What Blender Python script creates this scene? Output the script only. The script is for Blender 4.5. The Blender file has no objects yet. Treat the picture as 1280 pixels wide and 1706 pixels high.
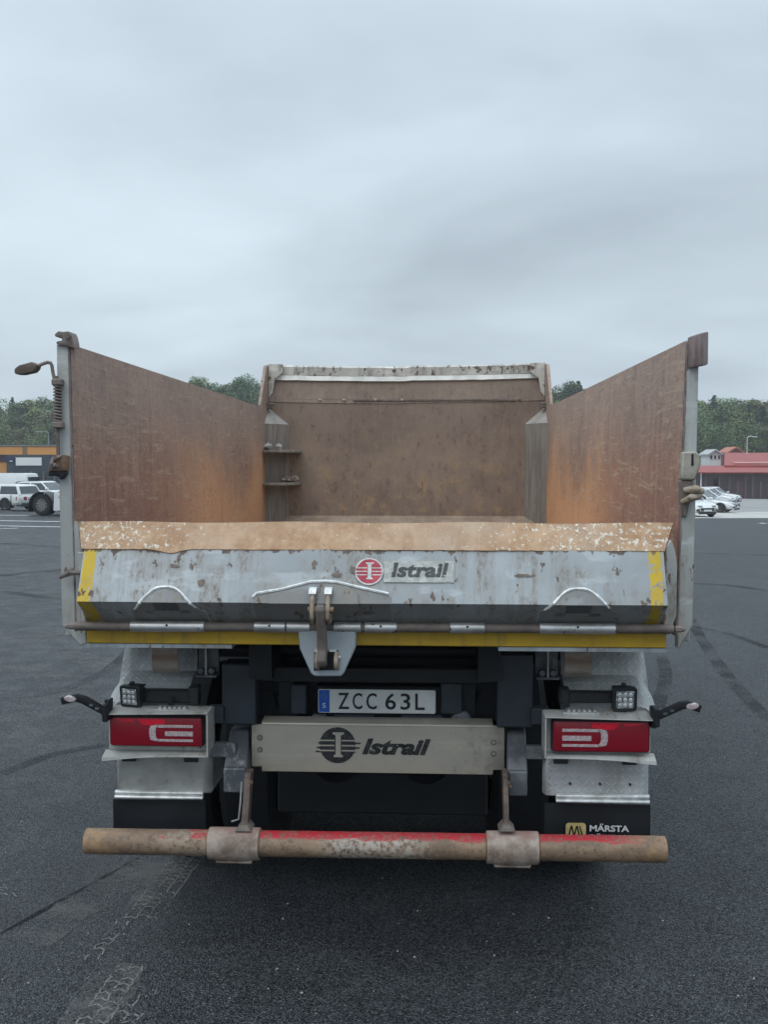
import bpy, bmesh, math, random
from mathutils import Vector, Matrix, Euler
R = math.radians
rnd = random.Random(7)
scene = bpy.context.scene
col = scene.collection

# ------------------------------------------------------------------ camera, sky, sun, exposure
F_PX, IMG_W, IMG_H, HORIZON = 1700.0, 1280.0, 1706.0, 773.0
CAM = Vector((0.229, -4.14, 2.1))
YAW = R(2.83)
PITCH = math.atan((IMG_H / 2 - HORIZON) / F_PX)
cam_d = bpy.data.cameras.new('camera')
cam_d.sensor_fit = 'VERTICAL'; cam_d.sensor_height = 36.0
cam_d.lens = 36.0 * F_PX / IMG_H
cam_d.clip_start = 0.05; cam_d.clip_end = 3000
cam = bpy.data.objects.new('camera', cam_d); col.objects.link(cam)
cam.location = CAM
cam.rotation_euler = (R(90) - PITCH, 0, YAW)
scene.camera = cam

SUN_EL, SUN_AZ = R(52), R(205)          # azimuth measured clockwise from +Y
world = bpy.data.worlds.new('World'); scene.world = world
world.use_nodes = True
wt = world.node_tree
wt.nodes.clear()
def wn(t, **k):
    n = wt.nodes.new(t)
    for a, b in k.items(): setattr(n, a, b)
    return n
w_out = wn('ShaderNodeOutputWorld')
sky = wn('ShaderNodeTexSky', sky_type='NISHITA', sun_disc=False, sun_elevation=SUN_EL, sun_rotation=SUN_AZ)
sky.air_density = 1.0; sky.dust_density = 2.0
bg_sky = wn('ShaderNodeBackground'); bg_sky.inputs[1].default_value = 0.06
wt.links.new(sky.outputs[0], bg_sky.inputs[0])
tc = wn('ShaderNodeTexCoord')
sep = wn('ShaderNodeSeparateXYZ'); wt.links.new(tc.outputs['Generated'], sep.inputs[0])
def wmath(op, a, b=None, c=None):
    n = wn('ShaderNodeMath', operation=op)
    for i, v in enumerate((a, b, c)):
        if v is None: continue
        if isinstance(v, (int, float)): n.inputs[i].default_value = v
        else: wt.links.new(v, n.inputs[i])
    return n.outputs[0]
zc = wmath('MAXIMUM', sep.outputs[2], 0.0)
den = wmath('ADD', zc, 0.34)
cx_ = wmath('DIVIDE', sep.outputs[0], den); cy_ = wmath('DIVIDE', sep.outputs[1], den)
comb = wn('ShaderNodeCombineXYZ')
wt.links.new(wmath('MULTIPLY', cx_, 0.62), comb.inputs[0]); wt.links.new(cy_, comb.inputs[1])
def wnoise(scale, detail, rough, dist, off):
    n = wn('ShaderNodeTexNoise'); n.inputs['Scale'].default_value = scale; n.inputs['Detail'].default_value = detail
    n.inputs['Roughness'].default_value = rough; n.inputs['Distortion'].default_value = dist
    m = wn('ShaderNodeVectorMath', operation='ADD'); m.inputs[1].default_value = off
    wt.links.new(comb.outputs[0], m.inputs[0]); wt.links.new(m.outputs[0], n.inputs['Vector'])
    return n.outputs[0]
n1 = wnoise(1.5, 4, 0.48, 0.35, (3.1, 1.62, 0.4))
n2 = wnoise(4.2, 4, 0.55, 0.2, (0.3, 5.2, 2.4))
cl = wmath('ADD', wmath('MULTIPLY', n1, 0.84), wmath('MULTIPLY', n2, 0.16))
ramp = wn('ShaderNodeValToRGB')
ramp.color_ramp.elements[0].position = 0.33; ramp.color_ramp.elements[0].color = (0.345, 0.412, 0.468, 1)
ramp.color_ramp.elements[1].position = 0.68; ramp.color_ramp.elements[1].color = (0.600, 0.700, 0.775, 1)
wt.links.new(cl, ramp.inputs[0])
# an overcast sky brightens evenly from the horizon to the zenith
lowband = wmath('MULTIPLY', wmath('POWER', wmath('SUBTRACT', 1.0, zc), 16.0), 0.14)
gain = wmath('ADD', wmath('ADD', 0.92, lowband), wmath('ADD', wmath('MULTIPLY', wmath('POWER', zc, 1.5), 0.95), wmath('MULTIPLY', wmath('POWER', zc, 3.0), 1.5)))
vm = wn('ShaderNodeVectorMath', operation='SCALE'); wt.links.new(ramp.outputs[0], vm.inputs[0]); wt.links.new(gain, vm.inputs['Scale'])
bg_cl = wn('ShaderNodeBackground'); bg_cl.inputs[1].default_value = 1.0
wt.links.new(vm.outputs[0], bg_cl.inputs[0])
mixs = wn('ShaderNodeMixShader'); mixs.inputs[0].default_value = 0.94
wt.links.new(bg_sky.outputs[0], mixs.inputs[1]); wt.links.new(bg_cl.outputs[0], mixs.inputs[2])
wt.links.new(mixs.outputs[0], w_out.inputs[0])

sun_d = bpy.data.lights.new('sun', 'SUN'); sun_d.energy = 0.6; sun_d.angle = R(35); sun_d.color = (1.0, 0.97, 0.93)
sun = bpy.data.objects.new('sun', sun_d); col.objects.link(sun)
sun_dir = Vector((math.sin(SUN_AZ) * math.cos(SUN_EL), math.cos(SUN_AZ) * math.cos(SUN_EL), math.sin(SUN_EL)))
sun.rotation_euler = sun_dir.to_track_quat('Z', 'Y').to_euler()
sun.location = sun_dir * 60

vs = scene.view_settings
vs.view_transform = 'Standard'; vs.look = 'None'; vs.exposure = 0.34; vs.gamma = 1.0; vs.use_curve_mapping = False
scene.cycles.max_bounces = 6; scene.cycles.diffuse_bounces = 3; scene.cycles.transparent_max_bounces = 12

# ------------------------------------------------------------------ measuring helpers
_fw = Vector((-math.sin(YAW) * math.cos(PITCH), math.cos(YAW) * math.cos(PITCH), -math.sin(PITCH)))
_rt = Vector((math.cos(YAW), math.sin(YAW), 0)); _up = _rt.cross(_fw)
def ray(px, py): return _fw + _rt * ((px - IMG_W / 2) / F_PX) - _up * ((py - IMG_H / 2) / F_PX)
def at(px, py, Y):                      # where a measured point lies on the upright plane y = Y  -> (x, z)
    d = ray(px, py); t = (Y - CAM.y) / d.y; p = CAM + d * t
    return p.x, p.z
def X(px, Y, py=1000): return at(px, py, Y)[0]
def Z(py, Y, px=640): return at(px, py, Y)[1]
def ground_z(x, y):
    a = max(0.0, y - 8.0); k = min(1.0, a / 30.0)
    return -0.0142 * a - (0.019 if x > 0 else 0.010) * x * k
def ground_at(px, py):
    d = ray(px, py); lo, hi = 0.5, 900.0
    for _ in range(60):
        m = (lo + hi) / 2; p = CAM + d * m
        if p.z > ground_z(p.x, p.y): lo = m
        else: hi = m
    return CAM + d * lo

# ------------------------------------------------------------------ material helper
class NT:
    def __init__(s, name):
        s.m = bpy.data.materials.new(name); s.m.use_nodes = True; s.t = s.m.node_tree; s.t.nodes.clear()
        s.out = s.n('ShaderNodeOutputMaterial'); s.b = s.n('ShaderNodeBsdfPrincipled')
        s.t.links.new(s.b.outputs[0], s.out.inputs[0])
        s.co = s.n('ShaderNodeTexCoord').outputs['Object']
        s.sx = None
    def n(s, t, **k):
        n = s.t.nodes.new(t)
        for a, b in k.items(): setattr(n, a, b)
        return n
    def put(s, sock, v):
        if isinstance(v, bpy.types.NodeSocket): s.t.links.new(v, sock)
        elif isinstance(v, (tuple, list)): sock.default_value = (*v, 1) if (len(v) == 3 and sock.type == 'RGBA') else v
        else: sock.default_value = v
    def xyz(s, i):
        if s.sx is None:
            s.sx = s.n('ShaderNodeSeparateXYZ'); s.t.links.new(s.co, s.sx.inputs[0])
        return s.sx.outputs[i]
    def math(s, op, a, b=None, c=None, clamp=False):
        n = s.n('ShaderNodeMath', operation=op, use_clamp=clamp)
        for i, v in enumerate((a, b, c)):
            if v is not None: s.put(n.inputs[i], v)
        return n.outputs[0]
    def scaled(s, vec, off=(0, 0, 0)):
        n = s.n('ShaderNodeMapping'); n.inputs['Scale'].default_value = vec; n.inputs['Location'].default_value = off
        s.t.links.new(s.co, n.inputs[0]); return n.outputs[0]
    def noise(s, scale, detail=4, rough=0.55, stretch=None, off=(0, 0, 0), dist=0.0):
        n = s.n('ShaderNodeTexNoise'); n.inputs['Scale'].default_value = scale; n.inputs['Detail'].default_value = detail
        n.inputs['Roughness'].default_value = rough; n.inputs['Distortion'].default_value = dist
        s.t.links.new(s.scaled(stretch or (1, 1, 1), off), n.inputs['Vector'])
        return n.outputs[0]
    def voro(s, scale, feature='F1', stretch=None):
        n = s.n('ShaderNodeTexVoronoi', feature=feature); n.inputs['Scale'].default_value = scale
        s.t.links.new(s.scaled(stretch or (1, 1, 1)), n.inputs['Vector'])
        return n.outputs[0]
    def ss(s, v, a, b):                 # smooth step from a to b (a > b allowed)
        n = s.n('ShaderNodeMapRange', interpolation_type='SMOOTHSTEP')
        s.put(n.inputs[0], v)
        if a <= b:
            n.inputs[1].default_value = a; n.inputs[2].default_value = b
        else:
            n.inputs[1].default_value = b; n.inputs[2].default_value = a; n.inputs[3].default_value = 1; n.inputs[4].default_value = 0
        return n.outputs[0]
    def mix(s, f, a, b, mode='MIX'):
        n = s.n('ShaderNodeMix', data_type='RGBA', blend_type=mode)
        s.put(n.inputs[0], f); s.put(n.inputs[6], a); s.put(n.inputs[7], b)
        return n.outputs[2]
    def mul(s, a, b): return s.math('MULTIPLY', a, b)
    def bump(s, h, strength=0.3, dist=0.01):
        n = s.n('ShaderNodeBump'); n.inputs['Strength'].default_value = strength; n.inputs['Distance'].default_value = dist
        s.put(n.inputs['Height'], h); s.t.links.new(n.outputs[0], s.b.inputs['Normal'])
    def fin(s, color, rough=0.6, metal=0.0, spec=0.5):
        s.put(s.b.inputs['Base Color'], color); s.put(s.b.inputs['Roughness'], rough); s.put(s.b.inputs['Metallic'], metal)
        s.put(s.b.inputs['Specular IOR Level'], spec)
        return s.m
    def alpha(s, a): s.put(s.b.inputs['Alpha'], a)

def simple(name, c, rough=0.5, metal=0.0, vary=0.15, scale=6.0, spec=0.5):
    t = NT(name); n = t.noise(scale, 5)
    d = tuple(x * (1 - vary) for x in c); l = tuple(min(1, x * (1 + vary)) for x in c)
    return t.fin(t.mix(t.ss(n, 0.3, 0.7), d, l), rough, metal, spec)

# --- truck body materials (object coordinates are metres from the truck's base point at y = 2.5)
def m_rust_wall(name, orange_amt, light, seed):
    t = NT(name); o = (seed, seed * 1.7, seed * .6)
    big = t.noise(1.1, 5, 0.6, off=o); mid = t.noise(4.5, 6, 0.65, off=o)
    strk = t.noise(3.0, 5, 0.6, stretch=(1, 7.0, 0.35), off=o)
    scr = t.noise(5.0, 5, 0.65, stretch=(1, 0.6, 7), off=o, dist=1.2); mot = t.noise(13, 5, 0.7, stretch=(1, .7, 1), off=o)
    fine = t.noise(48, 5, 0.75, off=o, stretch=(1, .8, 1))
    z = t.xyz(2); y = t.xyz(1)
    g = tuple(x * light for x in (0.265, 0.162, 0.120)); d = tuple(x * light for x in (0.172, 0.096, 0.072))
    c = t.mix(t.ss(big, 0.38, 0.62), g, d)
    warm = tuple(x * light for x in (0.30, 0.188, 0.122))
    c = t.mix(t.mul(t.ss(mid, 0.42, 0.7), 0.6), c, warm)
    c = t.mix(t.mul(t.ss(t.math('ADD', z, t.mul(big, .3)), 2.1, 2.65), .6), c, tuple(x * light for x in (0.215, 0.172, 0.152)))
    # fresh orange rust where the load slides, lower half and towards the headboard
    zz = t.math('ADD', z, t.mul(t.math('SUBTRACT', big, 0.5), 1.1))
    zz = t.math('ADD', zz, t.mul(t.math('SUBTRACT', strk, 0.5), 0.7))
    om = t.mul(t.ss(zz, 2.32, 1.72), t.ss(t.math('ADD', y, t.mul(big, 1.5)), -2.2, 0.4))
    c = t.mix(t.mul(om, orange_amt), c, tuple(x * light for x in (0.46, 0.225, 0.105)))
    # a wine-red oxide tinge low down at the rear
    wm = t.mul(t.ss(zz, 2.4, 1.8), t.ss(y, 0.2, -1.6))
    c = t.mix(t.mul(wm, 0.85), c, tuple(x * light for x in (0.165, 0.078, 0.062)))
    c = t.mix(t.mul(t.ss(strk, 0.5, 0.74), 0.26), c, tuple(x * light for x in (0.36, 0.27, 0.20)))
    c = t.mix(t.mul(t.ss(strk, 0.46, 0.28), 0.25), c, tuple(x * light for x in (0.085, 0.055, 0.048)))
    c = t.mix(t.mul(t.ss(mot, 0.5, 0.72), 0.45), c, tuple(x * light for x in (0.30, 0.205, 0.145)))
    c = t.mix(t.mul(t.ss(mot, 0.45, 0.3), 0.35), c, tuple(x * light for x in (0.085, 0.058, 0.05)))
    c = t.mix(t.mul(t.ss(scr, 0.54, 0.66), 0.55), c, tuple(x * light for x in (0.33, 0.25, 0.18)))
    c = t.mix(t.mul(t.ss(fine, 0.56, 0.72), 0.32), c, tuple(x * light for x in (0.46, 0.38, 0.30)))
    c = t.mix(t.mul(t.ss(fine, 0.46, 0.3), 0.65), c, (0.06, 0.04, 0.033))
    t.bump(t.math('ADD', t.mul(fine, 0.3), t.math('ADD', t.mul(scr, 0.5), t.mul(mid, 0.8))), 0.35, 0.012)
    return t.fin(c, t.math('ADD', 0.5, t.mul(mid, 0.3)), 0.0, 0.4)
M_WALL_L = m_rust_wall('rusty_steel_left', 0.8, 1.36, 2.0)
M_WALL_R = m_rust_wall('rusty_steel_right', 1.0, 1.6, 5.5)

def m_rust_front():
    t = NT('rusty_steel_front')
    big = t.noise(1.6, 5, 0.6); mid = t.noise(6, 6, 0.65); strk = t.noise(5, 5, 0.6, stretch=(6, 1, 0.5)); fine = t.noise(38, 5, 0.75)
    pit = t.noise(15, 5, 0.7, stretch=(1.5, 1, 0.8))
    z = t.xyz(2)
    c = t.mix(t.ss(big, 0.35, 0.65), (0.265, 0.198, 0.158), (0.20, 0.145, 0.114))
    c = t.mix(t.mul(t.ss(mid, 0.45, 0.7), t.ss(z, 2.55, 1.9)), c, (0.36, 0.245, 0.15))
    c = t.mix(t.mul(t.ss(strk, 0.5, 0.72), 0.4), c, (0.28, 0.225, 0.185))
    c = t.mix(t.mul(t.ss(pit, 0.54, 0.7), 0.55), c, (0.31, 0.23, 0.165))
    c = t.mix(t.mul(t.ss(pit, 0.46, 0.3), 0.6), c, (0.085, 0.06, 0.05))
    c = t.mix(t.mul(t.ss(fine, 0.58, 0.75), 0.4), c, (0.38, 0.31, 0.24))
    t.bump(t.math('ADD', t.mul(fine, 0.4), mid), 0.4, 0.012)
    return t.fin(c, 0.65, 0, 0.35)
M_FRONT = m_rust_front()

def m_lip():
    t = NT('scoured_rust_steel')
    big = t.noise(2.0, 5, 0.6); mid = t.noise(11, 6, 0.7, stretch=(1, 1, 1)); fine = t.noise(48, 5, 0.72, stretch=(1.2, 0.9, 0.9))
    strk = t.noise(9, 4, 0.6, stretch=(2.2, 0.5, 0.5))
    x = t.xyz(0)
    c = t.mix(t.ss(mid, 0.35, 0.65), (0.35, 0.195, 0.102), (0.49, 0.315, 0.19))
    c = t.mix(t.mul(t.ss(big, 0.45, 0.7), 0.6), c, (0.44, 0.34, 0.255))
    c = t.mix(t.mul(t.ss(strk, 0.52, 0.7), 0.4), c, (0.29, 0.15, 0.08))
    # flakes of old pale paint, thicker towards both ends
    ends = t.math('MAXIMUM', t.ss(x, 0.05, 0.95), t.ss(x, -0.55, -1.1))
    thr = t.math('SUBTRACT', t.math('ADD', fine, t.mul(ends, 0.098)), 0.035)
    fl = t.ss(thr, 0.60, 0.635)
    c = t.mix(t.mul(fl, 0.85), c, (0.72, 0.66, 0.55))
    c = t.mix(t.mul(t.ss(fine, 0.38, 0.28), 0.7), c, (0.10, 0.065, 0.045))
    t.bump(t.math('ADD', fl, t.mul(fine, 0.6)), 0.5, 0.004)
    return t.fin(c, t.math('SUBTRACT', 0.6, t.mul(fl, 0.2)), 0, 0.4)
M_LIP = m_lip()
def m_floor():
    t = NT('dusty_floor_steel'); n = t.noise(6, 6, 0.7); f = t.noise(40, 4, 0.7)
    c = t.mix(t.ss(n, 0.35, 0.65), (0.24, 0.165, 0.115), (0.34, 0.26, 0.20))
    c = t.mix(t.mul(t.ss(f, 0.58, 0.75), 0.5), c, (0.45, 0.37, 0.29))
    return t.fin(c, 0.8)
M_FLOOR = m_floor()

def m_grey_paint(name, base, chips=1.0, stripes=False, ragged=None):
    t = NT(name)
    big = t.noise(1.7, 5, 0.55); mid = t.noise(7, 6, 0.65); fine = t.noise(30, 5, 0.7)
    strk = t.noise(3.0, 6, 0.65, stretch=(5, 1, 0.35)); chip = t.noise(13, 5, 0.62, stretch=(1.6, 1, 0.9))
    cl = t.noise(2.6, 3, 0.5, off=(4, 2, 1))
    x = t.xyz(0); z = t.xyz(2)
    lt = tuple(min(1, v * 1.12) for v in base); dk = tuple(v * 0.86 for v in base)
    c = t.mix(t.ss(big, 0.35, 0.65), dk, lt)
    grime = t.mul(t.ss(strk, 0.38, 0.62), t.ss(cl, 0.42, 0.54))
    spk = t.noise(42, 5, 0.7, stretch=(1.5, 1, 0.55)); spv = t.ss(spk, 0.44, 0.58)
    c = t.mix(t.mul(grime, t.math('ADD', 0.45, t.mul(spv, 0.5))), c, (0.245, 0.215, 0.18))
    c = t.mix(t.mul(t.mul(grime, t.ss(spk, 0.58, 0.66)), .8), c, (0.085, 0.068, 0.055))
    bare = t.noise(5.5, 5, .6, stretch=(.6, 1, 1.5), off=(7, 3, 2)); c = t.mix(t.mul(t.ss(bare, 0.56, 0.64), 0.5), c, tuple(min(1, v * 1.4) for v in base))
    c = t.mix(t.mul(t.ss(mid, 0.5, 0.7), 0.45), c, (0.31, 0.285, 0.25))
    if stripes:
        wob = t.mul(t.math('SUBTRACT', chip, 0.5), 0.03)
        xx = t.math('ADD', x, wob)
        for (a, b, zlo) in ((-1.193, -1.140, 1.47), (1.075, 1.123, 1.46)):
            mk = t.mul(t.mul(t.ss(xx, a - .003, a + .003), t.ss(xx, b + .004, b - .004)), t.ss(t.math('ADD', z, t.mul(mid, 0.06)), zlo, zlo + .02))
            mk = t.mul(mk, t.ss(fine, 0.60, 0.56))
            c = t.mix(mk, c, t.mix(t.ss(mid, 0.4, 0.7), (0.60, 0.40, 0.02), (0.46, 0.33, 0.06)))
    th = 0.655 - 0.02 * (chips - 1)
    cm = t.ss(chip, th, th + 0.018)
    if ragged is not None:
        near = t.ss(z, ragged - 0.035, ragged + .004)
        cm = t.math('MAXIMUM', cm, t.ss(t.math('ADD', chip, t.mul(near, 0.21)), 0.655, 0.685))
        drip = t.noise(16, 3, 0.6, stretch=(3.2, 1, 0.4), off=(2, 0, 0))
        cm = t.math('MAXIMUM', cm, t.mul(t.ss(t.math('ADD', drip, t.mul(near, 0.16)), 0.68, 0.72), 0.8))
    c = t.mix(t.mul(cm, 0.92), c, t.mix(t.ss(fine, .4, .6), (0.075, 0.05, 0.04), (0.15, 0.095, 0.065)))
    t.bump(t.math('ADD', t.math('MULTIPLY', cm, -0.25), t.mul(big, 1.5)), 0.22, 0.01)
    return t.fin(c, t.math('ADD', 0.38, t.mul(mid, 0.3)), 0, 0.45)
M_GATE = m_grey_paint('chipped_grey_gate_paint', (0.385, 0.41, 0.425), 1.9, True, 1.76)
M_POST = m_grey_paint('weathered_grey_paint', (0.43, 0.44, 0.425), 1.5)
M_LUG = m_grey_paint('scuffed_grey_paint', (0.245, 0.255, 0.262), 1.8)
M_HEAD = m_grey_paint('flaking_pale_paint', (0.58, 0.56, 0.51), 4.6)
M_BRACKET = m_grey_paint('clean_grey_paint', (0.36, 0.40, 0.43), 0.6)

def m_yellow():
    t = NT('yellow_beam_paint'); n = t.noise(5, 6, .65, stretch=(1, 1, 2)); s = t.noise(6, 4, .6, stretch=(4, 1, .4))
    c = t.mix(t.ss(n, .35, .7), (0.56, 0.34, 0.012), (0.44, 0.27, 0.02))
    c = t.mix(t.mul(t.ss(s, .52, .72), .5), c, (0.2, 0.14, 0.05))
    return t.fin(c, 0.5)
M_YELLOW = m_yellow()
def m_rod(name, a, b, metal=0.0):
    t = NT(name); n = t.noise(14, 6, .7); s = t.noise(9, 4, .6, stretch=(.4, 3, 3))
    c = t.mix(t.ss(n, .35, .65), a, b); c = t.mix(t.mul(t.ss(s, .5, .7), .5), c, tuple(v * .5 for v in a))
    t.bump(n, .4, .004)
    return t.fin(c, .6, metal)
M_ROD = m_rod('brown_rusty_rod', (0.13, 0.105, 0.092), (0.19, 0.155, 0.135))
M_RUST = m_rod('flaky_rust', (0.12, 0.068, 0.045), (0.27, 0.16, 0.09))
M_CAST = m_rod('weathered_cast_iron', (0.15, 0.125, 0.115), (0.26, 0.205, 0.18))
M_PALE_RUST = m_rod('tan_rusty_iron', (0.28, 0.21, 0.15), (0.42, 0.35, 0.27))
def m_sleeve():
    t = NT('scraped_bare_steel'); n = t.noise(18, 5, .7, stretch=(.5, 1, 1)); p = t.noise(30, 4, .6)
    c = t.mix(t.ss(n, .35, .65), (0.42, 0.42, 0.41), (0.62, 0.62, 0.61))
    sp = t.ss(p, .63, .68)
    c = t.mix(sp, c, (0.06, 0.05, 0.045))
    return t.fin(c, t.math('ADD', .3, t.mul(n, .25)), t.math('SUBTRACT', .75, t.mul(sp, .7)))
M_SLEEVE = m_sleeve()
M_RIM_EDGE = simple('worn_glint_edge', (0.70, 0.71, 0.70), .4, .1, .2, 40)  # worn edge white, with the bright glint of plate rims put into the colour
M_STRAP = None
def m_strap():
    t = NT('strap_galvanised_rust'); n = t.noise(12, 6, .7, stretch=(.6, 1, 2.4)); z = t.xyz(2)
    band = t.ss(t.math('ABSOLUTE', t.math('SUBTRACT', t.math('ADD', z, t.mul(n, .04)), 1.275)), .05, .0)
    c = t.mix(t.ss(n, .35, .65), (0.36, 0.30, 0.245), (0.50, 0.45, 0.39)); c = t.mix(t.mul(band, .85), c, (0.2, 0.115, 0.07))
    return t.fin(c, .5, .25)
M_STRAP = m_strap()

def m_checker(name, vy, vz):
    t = NT(name); P = 0.031
    sxx = t.xyz(0); v = t.math('ADD', t.mul(t.xyz(2), vz), t.mul(t.xyz(1), vy))
    def cell(ax):
        q = t.math('DIVIDE', ax, P); return t.math('FLOOR', q), t.math('SUBTRACT', t.math('FRACT', q), .5)
    fu, lu = cell(sxx); fv, lv = cell(v)
    par = t.math('MODULO', t.math('ABSOLUTE', t.math('ADD', fu, fv)), 2.0)
    a = t.math('ADD', lu, lv); b = t.math('SUBTRACT', lu, lv)
    def ell(p, q): return t.math('ADD', t.math('POWER', t.math('DIVIDE', p, .62), 2), t.math('POWER', t.math('DIVIDE', q, .2), 2))
    e1 = ell(a, b); e2 = ell(b, a)
    e = t.math('ADD', t.mul(e1, par), t.mul(e2, t.math('SUBTRACT', 1.0, par)))
    h = t.ss(e, 1.1, .35)
    n = t.noise(5, 6, .65); g = t.noise(3, 5, .6, stretch=(2, 1, .6), off=(3, 1, 0))
    c = t.mix(t.ss(n, .35, .65), (0.38, 0.39, 0.39), (0.54, 0.55, 0.55)); c = t.mix(t.mul(t.ss(g, .48, .7), .55), c, (0.25, 0.245, 0.235))
    c = t.mix(t.mul(h, .35), c, (0.75, 0.76, 0.76))
    t.bump(h, .7, .003)
    return t.fin(c, t.math('SUBTRACT', .52, t.mul(h, .14)), .22)
M_CHECK = m_checker('aluminium_checker_plate', 0, 1)
M_CHECK_TOP = m_checker('aluminium_checker_hood', .78, .62)
M_ALU = simple('dull_aluminium', (0.36, 0.36, 0.34), .45, .35, .22, 7)
M_ALU_STRIP = simple('scratched_aluminium_strip', (0.62, 0.63, 0.62), .4, .5, .25, 22)
M_LIGHTBOX = m_grey_paint('lamp_housing_paint', (0.45, 0.45, 0.43), 1.0)
def m_steel_panel():
    t = NT('dirty_stainless_panel'); br = t.noise(3, 5, .6, stretch=(.5, 1, 9)); dust = t.noise(2.4, 6, .65); f = t.noise(50, 3, .6); z = t.xyz(2)
    c = t.mix(t.ss(dust, .35, .65), (0.45, 0.415, 0.35), (0.36, 0.335, 0.29))
    c = t.mix(t.mul(t.ss(br, .5, .7), .25), c, (0.66, 0.6, 0.5))
    c = t.mix(t.mul(t.ss(t.math('ADD', z, t.mul(dust, .05)), .81, .76), .5), c, (0.46, 0.38, 0.28))
    sp = t.noise(26, 5, .7); c = t.mix(t.mul(t.ss(t.math('ADD', t.mul(sp, .6), t.mul(dust, .4)), .52, .66), .55), c, (0.19, 0.165, 0.13))
    xx = t.math('ABSOLUTE', t.math('ADD', t.xyz(0), .02)); c = t.mix(t.mul(t.mul(t.ss(xx, .46, .53), t.ss(dust, .35, .6)), .5), c, (0.17, 0.15, 0.12))
    t.bump(t.math('ADD', t.mul(dust, 2), t.mul(f, .1)), .1, .01)
    return t.fin(c, t.math('ADD', .36, t.mul(dust, .25)), .35)
M_PANEL = m_steel_panel()
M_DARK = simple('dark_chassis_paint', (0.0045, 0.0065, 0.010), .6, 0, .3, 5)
M_DARK2 = simple('slate_grey_chassis_box', (0.022, 0.029, 0.040), .55, 0, .25, 6)
def m_arm():
    t = NT('scraped_grey_steel_arm'); n = t.noise(7, 6, .7); s = t.noise(9, 5, .7, stretch=(1, 1, .5))
    c = t.mix(t.ss(n, .4, .65), (0.085, 0.095, 0.108), (0.18, 0.19, 0.20)); c = t.mix(t.mul(t.ss(s, .58, .68), .7), c, (0.34, 0.345, 0.34))
    return t.fin(c, .5, .2)
M_ARM = m_arm()
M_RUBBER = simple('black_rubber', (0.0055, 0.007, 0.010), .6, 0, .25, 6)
M_TYRE = simple('tyre_rubber', (0.010, 0.011, 0.013), .8, 0, .25, 9)
M_BLACK = simple('black_plastic', (0.018, 0.019, 0.021), .4, 0, .2, 9)
def m_bar():
    t = NT('worn_red_white_bar'); z = t.xyz(2); x = t.xyz(0)
    big = t.noise(2.6, 5, .6, stretch=(1, 1, 1)); n = t.noise(10, 6, .68, stretch=(.6, 1, 1.2)); f = t.noise(55, 5, .72)
    zt = t.math('ADD', z, t.mul(x, -.0045))                       # the bar's own slope
    c = t.mix(t.ss(n, .35, .65), (0.20, 0.132, 0.088), (0.33, 0.222, 0.142))
    blot = t.noise(4.5, 5, .65, off=(5, 2, 1)); g2 = t.noise(24, 5, .7, off=(1, 4, 2))
    c = t.mix(t.mul(t.ss(blot, .5, .66), .55), c, (0.115, 0.082, 0.066))
    c = t.mix(t.mul(t.ss(g2, .53, .68), .6), c, (0.35, 0.255, 0.175))
    c = t.mix(t.mul(t.ss(f, .52, .66), .7), c, (0.095, 0.062, 0.046))
    # rubbed pale primer band in the middle of the bar
    wh = t.mul(t.mul(t.ss(t.math('ADD', big, t.mul(n, .35)), .60, .8), t.ss(t.math('ABSOLUTE', t.math('ADD', x, .15)), .85, .5)), t.ss(f, .62, .42))
    c = t.mix(t.mul(wh, .75), c, (0.52, 0.47, 0.42))
    end = t.ss(t.math('ABSOLUTE', t.math('ADD', x, .03)), 1.02, 1.18)
    c = t.mix(t.mul(t.mul(end, .6), t.ss(g2, .38, .6)), c, (0.40, 0.235, 0.105))
    red = t.ss(t.math('ADD', zt, t.mul(t.math('SUBTRACT', n, .5), .055)), 0.541, .549)
    red = t.mul(red, t.ss(t.math('ABSOLUTE', t.math('ADD', x, .03)), 1.16, .98))
    red = t.mul(red, t.ss(f, .60, .52))
    red = t.mul(red, t.math('MAXIMUM', t.ss(x, -.72, -.6), t.ss(n, .5, .56)))
    c = t.mix(red, c, t.mix(t.ss(n, .4, .6), (0.50, 0.015, 0.03), (0.42, 0.045, 0.055)))
    t.bump(t.math('ADD', f, n), .4, .003)
    return t.fin(c, .6)
M_BAR = m_bar()
def m_collar():
    t = NT('pinkish_worn_collar'); z = t.xyz(2); n = t.noise(9, 6, .7); f = t.noise(40, 5, .7)
    c = t.mix(t.ss(n, .36, .64), (0.43, 0.35, 0.295), (0.20, 0.14, 0.105))
    c = t.mix(t.mul(t.ss(t.math('ADD', z, t.mul(n, .08)), .585, .63), .45), c, (0.47, 0.25, 0.24))
    c = t.mix(t.mul(t.ss(f, .58, .72), .5), c, (0.2, 0.12, 0.085))
    t.bump(t.math('ADD', f, n), .4, .004)
    return t.fin(c, .6)
M_COLLAR = m_collar()
def m_lens():
    t = NT('red_lamp_lens'); w = t.n('ShaderNodeTexWave', wave_type='BANDS', bands_direction='DIAGONAL'); w.inputs['Scale'].default_value = 60
    t.t.links.new(t.co, w.inputs['Vector'])
    t.bump(w.outputs[0], .08, .002)
    t.b.inputs['Coat Weight'].default_value = .3; t.b.inputs['Coat Roughness'].default_value = .05
    return t.fin((0.22, 0.003, 0.014), .22, 0, .4)
M_LENS = m_lens()
def m_refl():
    t = NT('red_reflector_prisms'); v = t.voro(160)
    return t.fin(t.mix(t.ss(v, .2, .5), (0.82, 0.012, 0.03), (0.62, 0.008, 0.03)), .15, 0, .9)
M_REFL = m_refl()
def m_guide():
    t = NT('clear_light_guide'); v = t.voro(120)
    return t.fin(t.mix(t.ss(v, .2, .6), (0.60, 0.53, 0.53), (0.42, 0.33, 0.34)), .2, 0, .7)
M_GUIDE = m_guide()
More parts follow.
